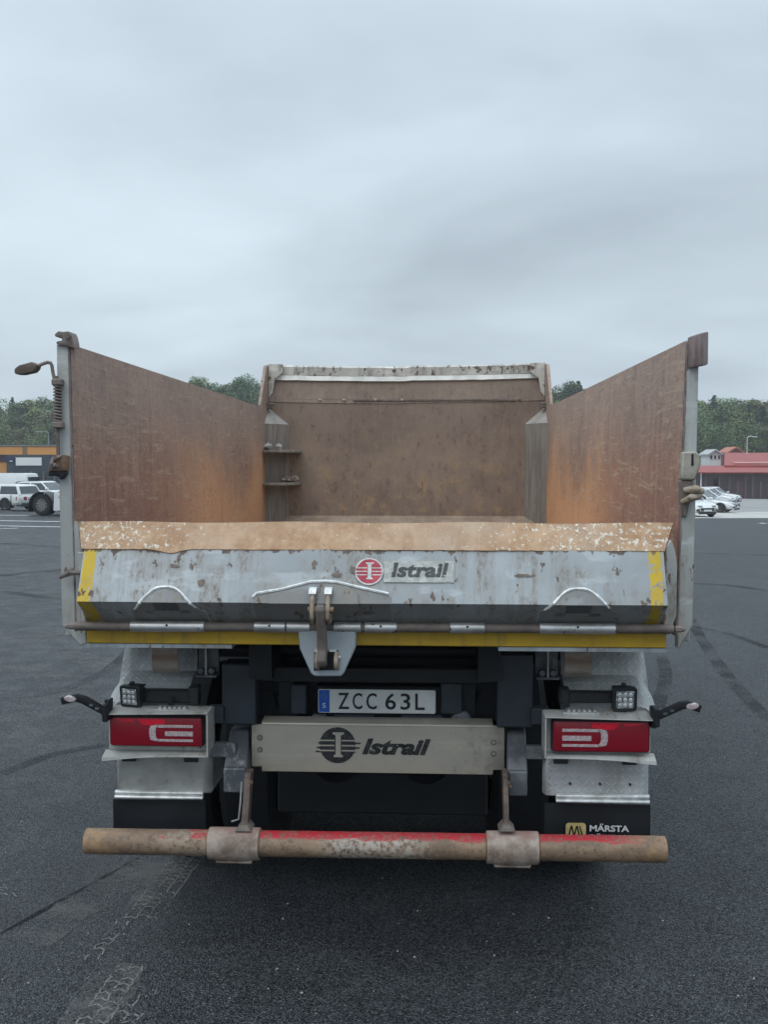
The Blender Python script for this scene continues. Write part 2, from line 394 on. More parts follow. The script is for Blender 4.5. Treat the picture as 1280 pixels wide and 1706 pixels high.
def m_ledglass():
    t = NT('work_lamp_reflector'); v = t.voro(70)
    return t.fin(t.mix(t.ss(v, .2, .6), (0.75, 0.78, 0.8), (0.28, 0.3, 0.31)), .18, .5, .8)
M_LED = m_ledglass()
def m_plate():
    t = NT('white_plate_paint'); n = t.noise(22, 5, .7); b = t.noise(6, 4, .6, stretch=(1, 1, 2)); z = t.xyz(2)
    c = t.mix(t.mul(t.ss(b, .4, .7), .4), (0.66, 0.67, 0.66), (0.46, 0.455, 0.44)); c = t.mix(t.mul(t.ss(n, .58, .7), .35), c, (0.3, 0.285, 0.26))
    return t.fin(c, .45)
M_WHITE = m_plate()
M_BLUE = simple('blue_plate_band', (0.01, 0.09, 0.42), .4, 0, .05, 12)
M_INK = simple('black_ink', (0.012, 0.013, 0.015), .45, 0, .2, 20)
def m_worn_print(name, a, thr):
    t = NT(name); n = t.noise(28, 5, .7); b = t.noise(7, 4, .6, off=(3, 1, 2))
    t.alpha(t.math('SUBTRACT', 1.0, t.ss(t.math('ADD', t.mul(n, .5), t.mul(b, .5)), thr, thr + .02)))
    return t.fin(t.mix(t.ss(n, .4, .65), a, tuple(min(1, v * 1.5 + .02) for v in a)), .5)
M_WORN_INK = m_worn_print('scuffed_black_print', (0.035, 0.037, 0.04), .535)
M_WORN_RED = m_worn_print('scuffed_red_print', (0.36, 0.022, 0.045), .59)
M_WORN_WHITE = m_worn_print('scuffed_white_print', (0.50, 0.49, 0.465), .575)
M_DECAL = m_worn_print('aged_sticker_backing', (0.36, 0.365, 0.345), .57)
M_SMUDGE = m_worn_print('dried_bitumen_smudge', (0.13, 0.095, 0.075), .50)
M_PANEL_INK = m_worn_print('black_panel_print', (0.012, 0.013, 0.015), .67)
M_GOLD = simple('tan_yellow_print', (0.52, 0.40, 0.17), .5, 0, .15, 30)
M_FLAPWHITE = simple('white_flap_print', (0.66, 0.67, 0.68), .5, 0, .08, 30)

# ------------------------------------------------------------------ mesh helper
ORIGIN = [Vector((0, 0, 0))]
class MB:
    def __init__(s): s.bm = bmesh.new(); s.mi = 0
    def face(s, vs):
        try:
            f = s.bm.faces.new(vs); f.material_index = s.mi; return f
        except ValueError: return None
    def poly(s, pts): return s.face([s.bm.verts.new(p) for p in pts])
    def box(s, x0, x1, y0, y1, z0, z1):
        return s.prism([(x0, y0), (x1, y0), (x1, y1), (x0, y1)], 'z', z0, z1)
    def prism(s, pts, axis, a, b):
        def P(u, v, w):
            return {'x': (w, u, v), 'y': (u, w, v), 'z': (u, v, w)}[axis]
        A = [s.bm.verts.new(P(u, v, a)) for u, v in pts]; B = [s.bm.verts.new(P(u, v, b)) for u, v in pts]
        s.face(A); s.face(list(reversed(B)))
        n = len(pts)
        for i in range(n): s.face([A[i], A[(i + 1) % n], B[(i + 1) % n], B[i]])
        return s
    def loft(s, rings, cap=True, closed=True):
        V = [[s.bm.verts.new(p) for p in r] for r in rings]; n = len(V[0])
        for a, b in zip(V[:-1], V[1:]):
            for i in range(n if closed else n - 1): s.face([a[i], a[(i + 1) % n], b[(i + 1) % n], b[i]])
        if cap: s.face(list(reversed(V[0]))); s.face(V[-1])
        return s
    def tube(s, path, r, n=12, cap=True):
        path = [Vector(p) for p in path]; rr = r if isinstance(r, (list, tuple)) else [r] * len(path)
        rings = []; ref = None
        for i, p in enumerate(path):
            d = (path[min(i + 1, len(path) - 1)] - path[max(i - 1, 0)]).normalized()
            if ref is None: ref = Vector((0, 0, 1)) if abs(d.z) < .9 else Vector((1, 0, 0))
            u = (ref - d * ref.dot(d)).normalized(); ref = u; w = d.cross(u)
            rings.append([p + (u * math.cos(2 * math.pi * k / n) + w * math.sin(2 * math.pi * k / n)) * rr[i] for k in range(n)])
        return s.loft(rings, cap)
    def cyl(s, p0, p1, r, n=20): return s.tube([p0, p1], r, n)
    def ball(s, c, r, sc=(1, 1, 1), seg=12, rot=None):
        m = Matrix.Translation(c) @ (rot.to_matrix().to_4x4() if rot else Matrix()) @ Matrix.Diagonal((*sc, 1))
        res = bmesh.ops.create_uvsphere(s.bm, u_segments=seg, v_segments=max(6, seg // 2), radius=r, matrix=m)
        for v in res['verts']:
            for f in v.link_faces: f.material_index = s.mi
        return s
    def done(s, name, mats, parent=None, bevel=0.0, label=None, seg=1, angle=35):
        bm = s.bm
        bmesh.ops.recalc_face_normals(bm, faces=bm.faces[:])
        if bevel:
            es = [e for e in bm.edges if len(e.link_faces) == 2 and e.calc_face_angle(0) > R(28)]
            bmesh.ops.bevel(bm, geom=es, offset=bevel, segments=seg, affect='EDGES', profile=.6, clamp_overlap=True)
        bmesh.ops.translate(bm, verts=bm.verts[:], vec=-ORIGIN[0])
        me = bpy.data.meshes.new(name); bm.to_mesh(me); bm.free()
        for m in (mats if isinstance(mats, (list, tuple)) else [mats]): me.materials.append(m)
        me.polygons.foreach_set('use_smooth', [True] * len(me.polygons))
        me.set_sharp_from_angle(angle=R(angle))
        o = bpy.data.objects.new(name, me); col.objects.link(o)
        if parent is not None: o.parent = parent
        else: o.location = ORIGIN[0]
        if label: o['label'] = label
        return o

def root(name, loc, label, cat, group=None, rot=0.0):
    o = bpy.data.objects.new(name, None); o.empty_display_size = .3; col.objects.link(o)
    o.location = loc; o.rotation_euler = (0, 0, rot); o['label'] = label; o['category'] = cat
    if group: o['group'] = group
    return o
def tag(o, label, cat, group=None):
    o['label'] = label; o['category'] = cat
    if group: o['group'] = group
    return o
def structure(o, kind='structure'): o['kind'] = kind; return o

def text_polys(body, bold=0.0, shear=0.0, extrude=0.0, res=3):
    cu = bpy.data.curves.new('lettering', 'FONT'); cu.body = body; cu.size = 1; cu.offset = bold; cu.shear = shear; cu.extrude = extrude
    cu.resolution_u = res
    ob = bpy.data.objects.new('lettering', cu); col.objects.link(ob)
    dg = bpy.context.evaluated_depsgraph_get(); dg.update()
    me = bpy.data.meshes.new_from_object(ob.evaluated_get(dg))
    V = [v.co.copy() for v in me.vertices]; Fc = [tuple(p.vertices) for p in me.polygons]
    bpy.data.objects.remove(ob); bpy.data.curves.remove(cu); bpy.data.meshes.remove(me)
    return V, Fc
def lettering(name, body, frame, u0, u1, v0, v1, mat, parent, bold=0.0, shear=0.0, lift=0.0015):
    """letters fitted into the rectangle u0..u1, v0..v1 of a flat frame (origin, u, v, normal)"""
    V, Fc = text_polys(body, bold, shear)
    xs = [v.x for v in V]; ys = [v.y for v in V]; ax, bx, ay, by = min(xs), max(xs), min(ys), max(ys)
    o, u, w, nn = frame; m = MB(); vv = []
    for v in V:
        p = o + u * (u0 + (v.x - ax) / (bx - ax) * (u1 - u0)) + w * (v0 + (v.y - ay) / (by - ay) * (v1 - v0)) + nn * lift
        vv.append(m.bm.verts.new(p))
    for f in Fc: m.face([vv[i] for i in f])
    return m.done(name, mat, parent)
def flat(frame, pts, lift): o, u, w, nn = frame; return [o + u * a + w * b + nn * lift for a, b in pts]
def disc_pts(c, r, n=40, sx=1.0): return [(c[0] + r * sx * math.cos(2 * math.pi * i / n), c[1] + r * math.sin(2 * math.pi * i / n)) for i in range(n)]
def rect_pts(a, b, c, d): return [(a, c), (b, c), (b, d), (a, d)]
def round_rect(x0, x1, z0, z1, r, n=5):
    out = []
    for cx, cz, a0 in ((x1 - r, z1 - r, 0), (x0 + r, z1 - r, 90), (x0 + r, z0 + r, 180), (x1 - r, z0 + r, 270)):
        for i in range(n + 1): a = R(a0 + 90 * i / n); out.append((cx + r * math.cos(a), cz + r * math.sin(a)))
    return out
# ------------------------------------------------------------------ ground
def m_asphalt():
    t = NT('new_asphalt')
    def cells(sc):
        v = t.n('ShaderNodeTexVoronoi', feature='F1'); v.inputs['Scale'].default_value = sc; t.t.links.new(t.co, v.inputs['Vector'])
        s_ = t.n('ShaderNodeSeparateColor'); t.t.links.new(v.outputs['Color'], s_.inputs[0]); return s_.outputs[0], s_.outputs[1], v.outputs['Distance']
    st, st2, sd = cells(165); lg, lg2, ld = cells(70)
    grit = t.noise(30, 5, .75); mid = t.noise(3.2, 6, .6); big = t.noise(.5, 5, .55, stretch=(1, .6, 1), dist=.6)
    lane = t.noise(.35, 4, .5, stretch=(3.2, .3, 1), off=(2, 7, 0)); x = t.xyz(0)
    stone = t.math('POWER', st, 2.2)
    c = t.mix(stone, (0.0055, 0.0068, 0.0095), (0.055, 0.062, 0.073))
    c = t.mix(t.ss(st2, .965, .985), c, (0.17, 0.175, 0.18))                  # single pale stones
    c = t.mix(t.mul(t.ss(grit, .46, .30), .6), c, (0.006, 0.007, 0.009))
    c = t.mix(t.mul(t.ss(lg, .72, .9), .35), c, (0.085, 0.09, 0.098))
    c = t.mix(t.ss(mid, .3, .72), t.mix(.25, c, (0.008, 0.009, 0.012)), t.mix(.08, c, (0.16, 0.168, 0.178)))
    c = t.mix(t.mul(t.ss(big, .48, .68), .35), c, (0.060, 0.064, 0.070))
    c = t.mix(t.mul(t.ss(lane, .54, .66), .3), c, (0.024, 0.026, 0.030))
    d = t.mul(t.ss(t.math('ADD', x, t.mul(big, 1.2)), -.7, -2.2), t.ss(t.math('ADD', mid, t.mul(lane, .4)), .62, .85))
    c = t.mix(t.mul(t.mul(d, .4), t.ss(grit, .4, .6)), c, (0.17, 0.167, 0.16))
    h = t.math('ADD', t.mul(t.math('SUBTRACT', 1.0, t.math('MULTIPLY', sd, 90.0)), .25), t.math('ADD', t.mul(st, .5), t.mul(grit, .9)))
    t.bump(h, .5, .007)
    t.fin(c, t.math('ADD', .34, t.mul(st2, .3)), 0, .5)
    t.put(t.b.inputs['Specular IOR Level'], t.math('ADD', .15, t.mul(stone, .85)))
    return t.m
M_ASPHALT = m_asphalt()
def m_yard():
    t = NT('gravel_yard'); n = t.noise(.25, 5, .6, stretch=(1, 3, 1)); f = t.noise(6, 4, .7)
    c = t.mix(t.ss(n, .35, .65), (0.21, 0.205, 0.20), (0.31, 0.305, 0.295)); c = t.mix(t.mul(t.ss(f, .4, .7), .4), c, (0.36, 0.355, 0.34))
    return t.fin(c, .9)
M_YARD = m_yard()
M_CONC = simple('pale_concrete', (0.44, 0.43, 0.40), .9, 0, .15, .8)
M_PAINT = simple('white_road_paint', (0.72, 0.73, 0.74), .7, 0, .12, 3)

def sheet(name, x0, x1, y0, y1, nx, ny, mat, lift=0.0, edge=None):
    m = MB(); g = []
    def sp(a, b, n, i, dense):
        return a + (b - a) * i / n
    for j in range(ny + 1):
        yy = y0 + (y1 - y0) * (j / ny) ** (1.6 if dense_y else 1)
        row = []
        for i in range(nx + 1):
            xx = x0 + (x1 - x0) * i / nx
            row.append(m.bm.verts.new((xx, yy, ground_z(xx, yy) + lift)))
        g.append(row)
    for j in range(ny):
        for i in range(nx): m.face([g[j][i], g[j][i + 1], g[j + 1][i + 1], g[j + 1][i]])
    return m.done(name, mat)
dense_y = False
m = MB()
ys = [-150, -60, -20, 4, 8] + [8 + 30 * i / 20 for i in range(1, 21)] + [44, 60, 90, 130, 180, 240, 330, 420]
xs = [-420, -250, -150, -80, -50, -30, -15, -6, 0, 6, 15, 30, 50, 80, 150, 250, 420]
g = [[m.bm.verts.new((x, y, ground_z(x, y))) for x in xs] for y in ys]
for j in range(len(ys) - 1):
    for i in range(len(xs) - 1): m.face([g[j][i], g[j][i + 1], g[j + 1][i + 1], g[j + 1][i]])
structure(m.done('asphalt_ground', M_ASPHALT))

def strip(name, a, b, w, mat, lift=.004, n=10, kind='structure', wob=0.0):
    a = Vector(a[:2]); b = Vector(b[:2]); d = (b - a).normalized(); s = Vector((-d.y, d.x)) * w / 2; m = MB(); L = []
    for i in range(n + 1):
        p = a.lerp(b, i / n); q = s * (1 + rnd.uniform(-wob, wob))
        L.append([m.bm.verts.new((v.x, v.y, ground_z(v.x, v.y) + lift)) for v in (p - q, p + q)])
    for i in range(n): m.face([L[i][0], L[i + 1][0], L[i + 1][1], L[i][1]])
    return structure(m.done(name, mat), kind)
# yard of gravel beyond the asphalt on the right, with a concrete edge
def patch(name, corners, mat, lift, nx=8, ny=24):
    a, b, c, d = [Vector(p[:2]) for p in corners]; m = MB(); g = []
    for j in range(ny + 1):
        l = a.lerp(d, j / ny); r_ = b.lerp(c, j / ny)
        g.append([m.bm.verts.new((p.x, p.y, ground_z(p.x, p.y) + lift)) for p in (l.lerp(r_, i / nx) for i in range(nx + 1))])
    for j in range(ny):
        for i in range(nx): m.face([g[j][i], g[j][i + 1], g[j + 1][i + 1], g[j + 1][i]])
    return structure(m.done(name, mat))
e0 = ground_at(1085, 864); e1 = ground_at(1280, 863.5); ed = (e1 - e0)
e1 = e0 + ed * 6
f0 = ground_at(1085, 856); f1 = f0 + (ground_at(1280, 852.5) - f0) * 6
patch('concrete_strip', [e0, e1, f1, f0], M_CONC, .012, 24, 4)
patch('gravel_yard', [f0 + Vector((0, .02, 0)), f1, Vector((160, 176, 0)), Vector((8, 176, 0))], M_YARD, .012, 16, 30)
# painted bay lines on the left
for (pa, pb, w) in (((-60, 866.5), (130, 869.5), .26), ((-60, 875), (130, 878.5), .22), ((-60, 857.5), (48, 859), .26), ((-60, 883), (30, 880), .14), ((-60, 851), (20, 851.5), .2)):
    strip('parking_line', ground_at(*pa), ground_at(*pb), w, M_PAINT)
strip('parking_line', ground_at(1266, 872), ground_at(1277, 871.8), .32, M_PAINT)

# marks on the asphalt near the truck
def m_decal(name, c, amount, sc, thr=.5, stretch=None):
    t = NT(name); n = t.noise(sc, 5, .7, stretch=stretch); f = t.noise(90, 3, .7)
    t.alpha(t.mul(t.ss(t.math('ADD', n, t.mul(t.math('SUBTRACT', f, .5), .5)), thr - .1, thr + .14), amount))
    return t.fin(c, .9, 0, .2)
M_DUST = m_decal('pale_tread_dust', (0.27, 0.262, 0.245), .68, 9, .44)
M_DUSTSOFT = m_decal('soft_dust_smear', (0.15, 0.148, 0.145), .55, 3.5, .50)
M_SEAM = m_decal('dark_asphalt_seam', (0.012, 0.013, 0.016), .8, 4, .42)
M_SKID = m_decal('faint_skid', (0.010, 0.011, 0.014), .36, 1.6, .48)
def tread_print(x0, y0, y1, lean, rows, cell=.046, drop=.16, seed=1):
    rr = random.Random(seed); m = MB()
    def seg(a, b, w):
        a = Vector(a); b = Vector(b); d = (b - a); s = Vector((-d.y, d.x, 0)).normalized() * w / 2
        m.poly([a - s, b - s, b + s, a + s])
    n = int((y1 - y0) / cell)
    for r_ in range(rows + 1):
        for i in range(n):
            k = math.sin(i * 1.1 + r_) * .006
            yy = y0 + i * cell; xx = x0 + r_ * cell * 1.15 + lean * (yy - y0)
            if rr.random() > drop: seg((xx + k, yy, .0035), (xx + lean * cell - k, yy + cell, .0035), rr.uniform(.004, .009))
            if r_ < rows and rr.random() > drop:
                st = cell * .5 * (r_ % 2)
                seg((xx, yy + st, .0035), (xx + cell * .57, yy + st + .018, .0035), rr.uniform(.005, .010))
                seg((xx + cell * .57, yy + st + .018, .0035), (xx + cell * 1.15, yy + st - .004, .0035), rr.uniform(.005, .010))
    return structure(m.done('tyre_track', M_DUST))
tread_print(-1.20, .42, 1.9, .05, 3, seed=3)
tread_print(-1.13, -.85, .02, .05, 2, seed=4, drop=.15)
tread_print(-1.01, -.80, -.18, .05, 2, seed=5, drop=.5)
tread_print(-1.25, .02, .45, .08, 1, seed=6, drop=.6)
tread_print(-1.95, .62, 1.0, -.9, 3, seed=8, drop=.55)
tread_print(-1.62, -.75, -.42, .35, 1, seed=9, drop=.55)
tread_print(-1.34, 1.75, 3.2, .03, 3, seed=13, drop=.25)
strip('dust_smear', (-1.10, -.9), (-1.06, .0), .20, M_DUSTSOFT, .0028, 10, wob=.2)
strip('dust_smear', (-1.14, .35), (-1.07, 1.9), .22, M_DUSTSOFT, .0028, 10, wob=.2)
strip('asphalt_seam', ground_at(0, 1556), ground_at(238, 1425), .022, M_SEAM, .0025, 14, wob=.5)
strip('dust_smear', ground_at(40, 1570), ground_at(245, 1436), .26, M_DUSTSOFT, .003, 10, wob=.2)
strip('dust_smear', ground_at(110, 1088), ground_at(175, 1112), .30, M_DUSTSOFT, .003, 10, wob=.3)
strip('dust_smear', ground_at(0, 1105), ground_at(120, 1128), .35, M_DUSTSOFT, .003, 10, wob=.3)
strip('dust_smear', ground_at(0, 1052), ground_at(90, 1060), .5, M_DUSTSOFT, .003, 10, wob=.3)
def skid(pts, w):
    m = MB(); P = [ground_at(*p) for p in pts]; Q = []
    for i in range(len(P) - 1):
        for k in range(6): Q.append(P[i].lerp(P[i + 1], k / 6))
    Q.append(P[-1])
    for _ in range(6): Q = [Q[0]] + [(Q[i - 1] + Q[i] * 2 + Q[i + 1]) / 4 for i in range(1, len(Q) - 1)] + [Q[-1]]
    L = []
    for i, p in enumerate(Q):
        d = Q[min(i + 1, len(Q) - 1)] - Q[max(i - 1, 0)]; s = Vector((-d.y, d.x, 0)).normalized() * w / 2
        L.append([m.bm.verts.new((v.x, v.y, ground_z(v.x, v.y) + .003)) for v in (p - s, p + s)])
    for i in range(len(L) - 1): m.face([L[i][0], L[i + 1][0], L[i + 1][1], L[i][1]])
    return structure(m.done('skid_mark', M_SKID))
skid([(1095, 1180), (1112, 1130), (1105, 1095), (1080, 1075)], .13)
skid([(1280, 1200), (1215, 1130), (1175, 1075), (1150, 1030)], .14)
skid([(1280, 1080), (1215, 1055), (1160, 1045)], .12)
skid([(1280, 985), (1220, 975), (1150, 972)], .25)
skid([(1280, 925), (1160, 922)], .4)
skid([(0, 1290), (90, 1255), (185, 1240)], .12)
skid([(0, 960), (60, 952), (105, 950)], .35)
skid([(0, 985), (105, 1000)], .25)
skid([(0, 905), (105, 912)], .4)
skid([(0, 1165), (80, 1160), (180, 1120), (215, 1085)], .14)
# loose grit on the asphalt
m = MB(); rr = random.Random(21)
for _ in range(260):
    px, py = rr.uniform(-100, 1400), rr.uniform(1100, 1760)
    p = ground_at(px, py); s = rr.choice((.002, .003, .003, .004, .006))
    pts = [p + Vector((math.cos(a) * s * rr.uniform(.7, 1.3), math.sin(a) * s * rr.uniform(.7, 1.3), .0)) for a in (0, 1.6, 3.1, 4.7)]
    top = p + Vector((0, 0, s * 1.1)); tv = m.bm.verts.new(top); bv = [m.bm.verts.new(q) for q in pts]
    for i in range(4): m.face([bv[i], bv[(i + 1) % 4], tv])
structure(m.done('loose_grit', simple('pale_grit', (0.34, 0.33, 0.31), .9, 0, .3, 40)), 'stuff')

# ------------------------------------------------------------------ far buildings
def solid(name, mat, parent, x0, x1, y0, y1, z0, z1, bevel=0.0, label=None):
    m = MB(); m.box(x0, x1, y0, y1, z0, z1); return m.done(name, mat, parent, bevel, label)
M_ORANGE = simple('orange_cladding', (0.66, 0.30, 0.075), .6, 0, .06, .6)
M_NAVY = simple('navy_cladding', (0.040, 0.052, 0.070), .55, 0, .12, .6)
M_PURPLE = simple('purple_band_cladding', (0.085, 0.040, 0.068), .6, 0, .1, .6)
M_SIGN = simple('blank_white_sign', (0.80, 0.80, 0.79), .5, 0, .03, 1)
M_ROOFGREY = simple('grey_roof_edge', (0.20, 0.20, 0.20), .7, 0, .1, 1)
M_WINDARK = simple('dark_glazing', (0.02, 0.026, 0.032), .12, 0, .2, 1, .8)
BY = 108.0
def bx(px): return X(px, BY, 790)
def bz(py): return Z(py, BY, 40)
gz = ground_z(bx(30), BY)
b = root('shop_building', (bx(40), BY, gz), 'long shop hall with orange fascia, dark navy entrance and blank white sign', 'building')
ORIGIN[0] = Vector((bx(40), BY, gz))
solid('roof', M_ROOFGREY, b, bx(-260), bx(330), BY - .6, BY + 24, bz(743.6), bz(741.2))
for a, c in ((-260, 40.5), (48.5, 330)): solid('fascia', M_ORANGE, b, bx(a), bx(c), BY - .5, BY - .1, bz(757.5), bz(743.8))
solid('fascia_bracket', simple('dull_bracket', (0.24, 0.15, 0.075), .6), b, bx(40.6), bx(48.4), BY - .55, BY - .1, bz(757.5), bz(743.8))
solid('upper_band', M_PURPLE, b, bx(-260), bx(15.8), BY - .1, BY + .3, bz(769.5), bz(757.6))
solid('wall', M_ORANGE, b, bx(-260), bx(16), BY, BY + 23, gz, bz(769.6))
solid('entrance_wall', M_NAVY, b, bx(16.1), bx(330), BY - .9, BY + 22, gz, bz(757.6))
for i, px in enumerate((25, 57, 78, 96, 120, 150)): solid('post', simple('grey_metal_post', (0.13, 0.145, 0.16), .5, .3), b, bx(px) - .09, bx(px) + .09, BY - 1.06, BY - .92, gz, bz(785), 0)
sg = solid('sign_board', M_SIGN, b, bx(32.5), bx(75), BY - 1.06, BY - .91, bz(775.5), bz(762.3))
sg = solid('sign_board', simple('deep_blue_sign', (0.02, 0.028, 0.10), .4), b, bx(17), bx(31), BY - 1.05, BY - .91, bz(769), bz(762.5), 0, 'small dark blue sign with a pale mark')
solid('mark', M_SIGN, sg, bx(22.5), bx(27), BY - 1.09, BY - 1.055, bz(769), bz(767.6))
for i in range(5): solid('window', M_WINDARK, b, bx(-150 + 30 * i), bx(-130 + 30 * i), BY - .06, BY - .004, gz + .6, bz(783))
solid('window', M_WINDARK, b, bx(58), bx(95), BY - .98, BY - .905, gz + .2, bz(787))
ORIGIN[0] = Vector((0, 0, 0))

# red sheet metal hall on the right
M_RED = simple('red_sheet_roof', (0.29, 0.043, 0.034), .55, 0, .1, .3)
M_REDEAVE = simple('red_eave', (0.30, 0.046, 0.038), .55, 0, .08, .4)
M_REDWALL = simple('dark_wine_wall', (0.075, 0.032, 0.040), .7, 0, .15, .5)
M_SKYL = simple('pale_red_skylight', (0.48, 0.19, 0.17), .5, 0, .05, .5)
RY = 138.0
def rx(px): return X(px, RY, 800)
def rz(py): return Z(py, RY, 1220)
gz = ground_z(rx(1225), RY)
b = root('warehouse', (rx(1225), RY, gz), 'long low warehouse with red sheet roof and dark wine red wall', 'building')
ORIGIN[0] = Vector((rx(1225), RY, gz))
solid('wall', M_REDWALL, b, rx(1150), rx(1700), RY, RY + 15, gz - .4, rz(788))
m = MB(); m.prism([(RY - 1.2, rz(788.2)), (RY - 1.2, rz(786.5)), (RY + 6.0, rz(776) + .02), (RY + 15.0, rz(776)), (RY + 15, rz(788))], 'x', rx(1150), rx(1702)); m.done('eave', M_REDEAVE, b)
z1 = rz(774.6); z2 = rz(752.5)
rp_ = [(RY + 4, rz(780)), (RY + 4, z1 - .05), (RY + 5, z1), (RY + 13, z2), (RY + 14, z2), (RY + 16, rz(765)), (RY + 16, rz(780))]
m = MB(); m.loft([[(X(px, y, 765), y, z) for y, z in rp_] for px in (1208, 1800)]); m.done('roof', M_RED, b)
m = MB(); k0, k1 = .10, .17
def rp(k): return RY + 5 + 8 * k, z1 + (z2 - z1) * k
(ya, za), (yb, zb) = rp(.06), rp(.16)
m.prism([(ya, za + .06), (yb, zb + .06), (yb, zb + .16), (ya, za + .16)], 'x', rx(1243), rx(1700)); m.done('skylight', M_SKYL, b)
for px in (1176, 1199, 1216, 1230, 1243, 1255, 1268, 1290, 1320): solid('wall_post', simple('dull_wall_post', (0.13, 0.075, 0.082), .7), b, rx(px) - .12, rx(px) + .12, RY - .18, RY - .004, gz, rz(795 + rnd.uniform(-3, 8)))
for px in (1185, 1206, 1262, 1300): solid('door', simple('dark_gate_leaf', (0.045, 0.026, 0.034), .6), b, rx(px) - 1.3, rx(px) + 1.3, RY - .07, RY - .005, gz, rz(798))
solid('downpipe', M_SIGN, b, rx(1168) - .08, rx(1168) + .08, RY - .3, RY - .12, gz, rz(788))
ORIGIN[0] = Vector((0, 0, 0))

def house(loc, w, d, h, rh, wallm, roofm, label, rot=0.0):
    b = root('house', loc, label, 'house', rot=rot)
    solid('wall', wallm, b, -w / 2, w / 2, 0, d, -3, h)
    m = MB(); m.prism([(-w / 2, h), (0, h + rh - .12), (w / 2, h)], 'y', 0, d); m.done('gable', wallm, b)
    m = MB(); e = .25; m.prism([(-w / 2 - e, h - .25), (0, h + rh), (w / 2 + e, h - .25), (w / 2 + e, h - .05), (0, h + rh + .22), (-w / 2 - e, h - .05)], 'y', -.5, d + .5); r_ = m.done('roof', roofm, b)
    for i in range(3):
        f = solid('window', M_SIGN, b, -w / 2 + w * (i + .5) / 3 - w * .12, -w / 2 + w * (i + .5) / 3 + w * .12, -.1, -.004, h - .85, h - .2)
        x_ = -w / 2 + w * (i + .5) / 3; solid('pane', M_WINDARK, f, x_ - w * .095, x_ + w * .095, -.13, -.102, h - .80, h - .25)
    return b
HY = 157.0
hx, hz = at(1192, 772, HY)
house((hx, HY, hz), 1.8, 5, 1.5, .5, simple('white_boarding', (0.66, 0.67, 0.66), .7, 0, .06, 1), simple('pale_grey_roof', (0.42, 0.43, 0.43), .7), 'small white house with grey gable roof left of the red roof')
hx, hz = at(1226, 757, HY + 2)
house((hx, HY + 2, hz), 2.2, 5, .4, .6, simple('brick_red_boarding', (0.26, 0.075, 0.06), .7), simple('orange_tile_roof', (0.42, 0.155, 0.105), .7, 0, .1, 2), 'low house with orange tiled roof behind the red warehouse roof')

M_MAST = simple('pale_mast_paint', (0.62, 0.64, 0.65), .5)
M_MASTDULL = simple('dull_green_mast', (0.22, 0.25, 0.23), .6)
def mast(px, top, base_y, Y, label, arm):
    M_MAST = globals()['M_MAST'] if px > 600 else M_MASTDULL
    x, zt = at(px, top, Y); zb = ground_z(x, Y)
    b = root('lamp_post', (x, Y, zb), label, 'lamp post'); ORIGIN[0] = Vector((x, Y, zb))
    m = MB(); m.tube([(x, Y, zb), (x, Y, zt)], [.10, .05], 8); m.done('pole', M_MAST, b)
    m = MB(); m.tube([(x, Y, zt - .1), (x + arm * .5, Y - .1, zt + .1), (x + arm, Y - .2, zt + .05)], .05, 6); a = m.done('arm', M_MAST, b)
    m = MB(); m.box(x + min(arm, arm * 1.7), x + max(arm, arm * 1.7), Y - .35, Y - .05, zt - .05, zt + .08); m.done('lamp_head', M_MAST, b, .03)
    ORIGIN[0] = Vector((0, 0, 0))
mast(1246, 728, 0, 150, 'pale lamp post standing behind the red warehouse roof', .8)
mast(80, 720, 0, 130, 'slim lamp post standing behind the orange fascia hall', -.9)

# ------------------------------------------------------------------ forest
def m_leaf(name, a, b_):
    t = NT(name); n = t.noise(.55, 4, .6); f = t.noise(3.0, 3, .6); oi = t.n('ShaderNodeObjectInfo')
    c = t.mix(t.ss(t.math('ADD', t.mul(n, .6), t.mul(f, .4)), .36, .64), a, b_)
    h = t.n('ShaderNodeHueSaturation'); t.put(h.inputs['Hue'], t.math('ADD', .475, t.mul(oi.outputs['Random'], .05)))
    t.put(h.inputs['Value'], t.math('ADD', .9, t.mul(oi.outputs['Random'], .6))); t.put(h.inputs['Color'], c)
    return t.fin(h.outputs[0], .7, 0, .3)
M_LEAF = [m_leaf('fresh_broadleaf', (0.105, 0.150, 0.050), (0.185, 0.230, 0.085)), m_leaf('dull_broadleaf', (0.075, 0.115, 0.055), (0.135, 0.175, 0.085)),
          m_leaf('pine_needles', (0.045, 0.075, 0.050), (0.082, 0.115, 0.078)), m_leaf('budding_brown_crown', (0.125, 0.125, 0.066), (0.18, 0.172, 0.10))]
M_BARK = simple('grey_bark', (0.09, 0.075, 0.06), .9, 0, .3, 3)
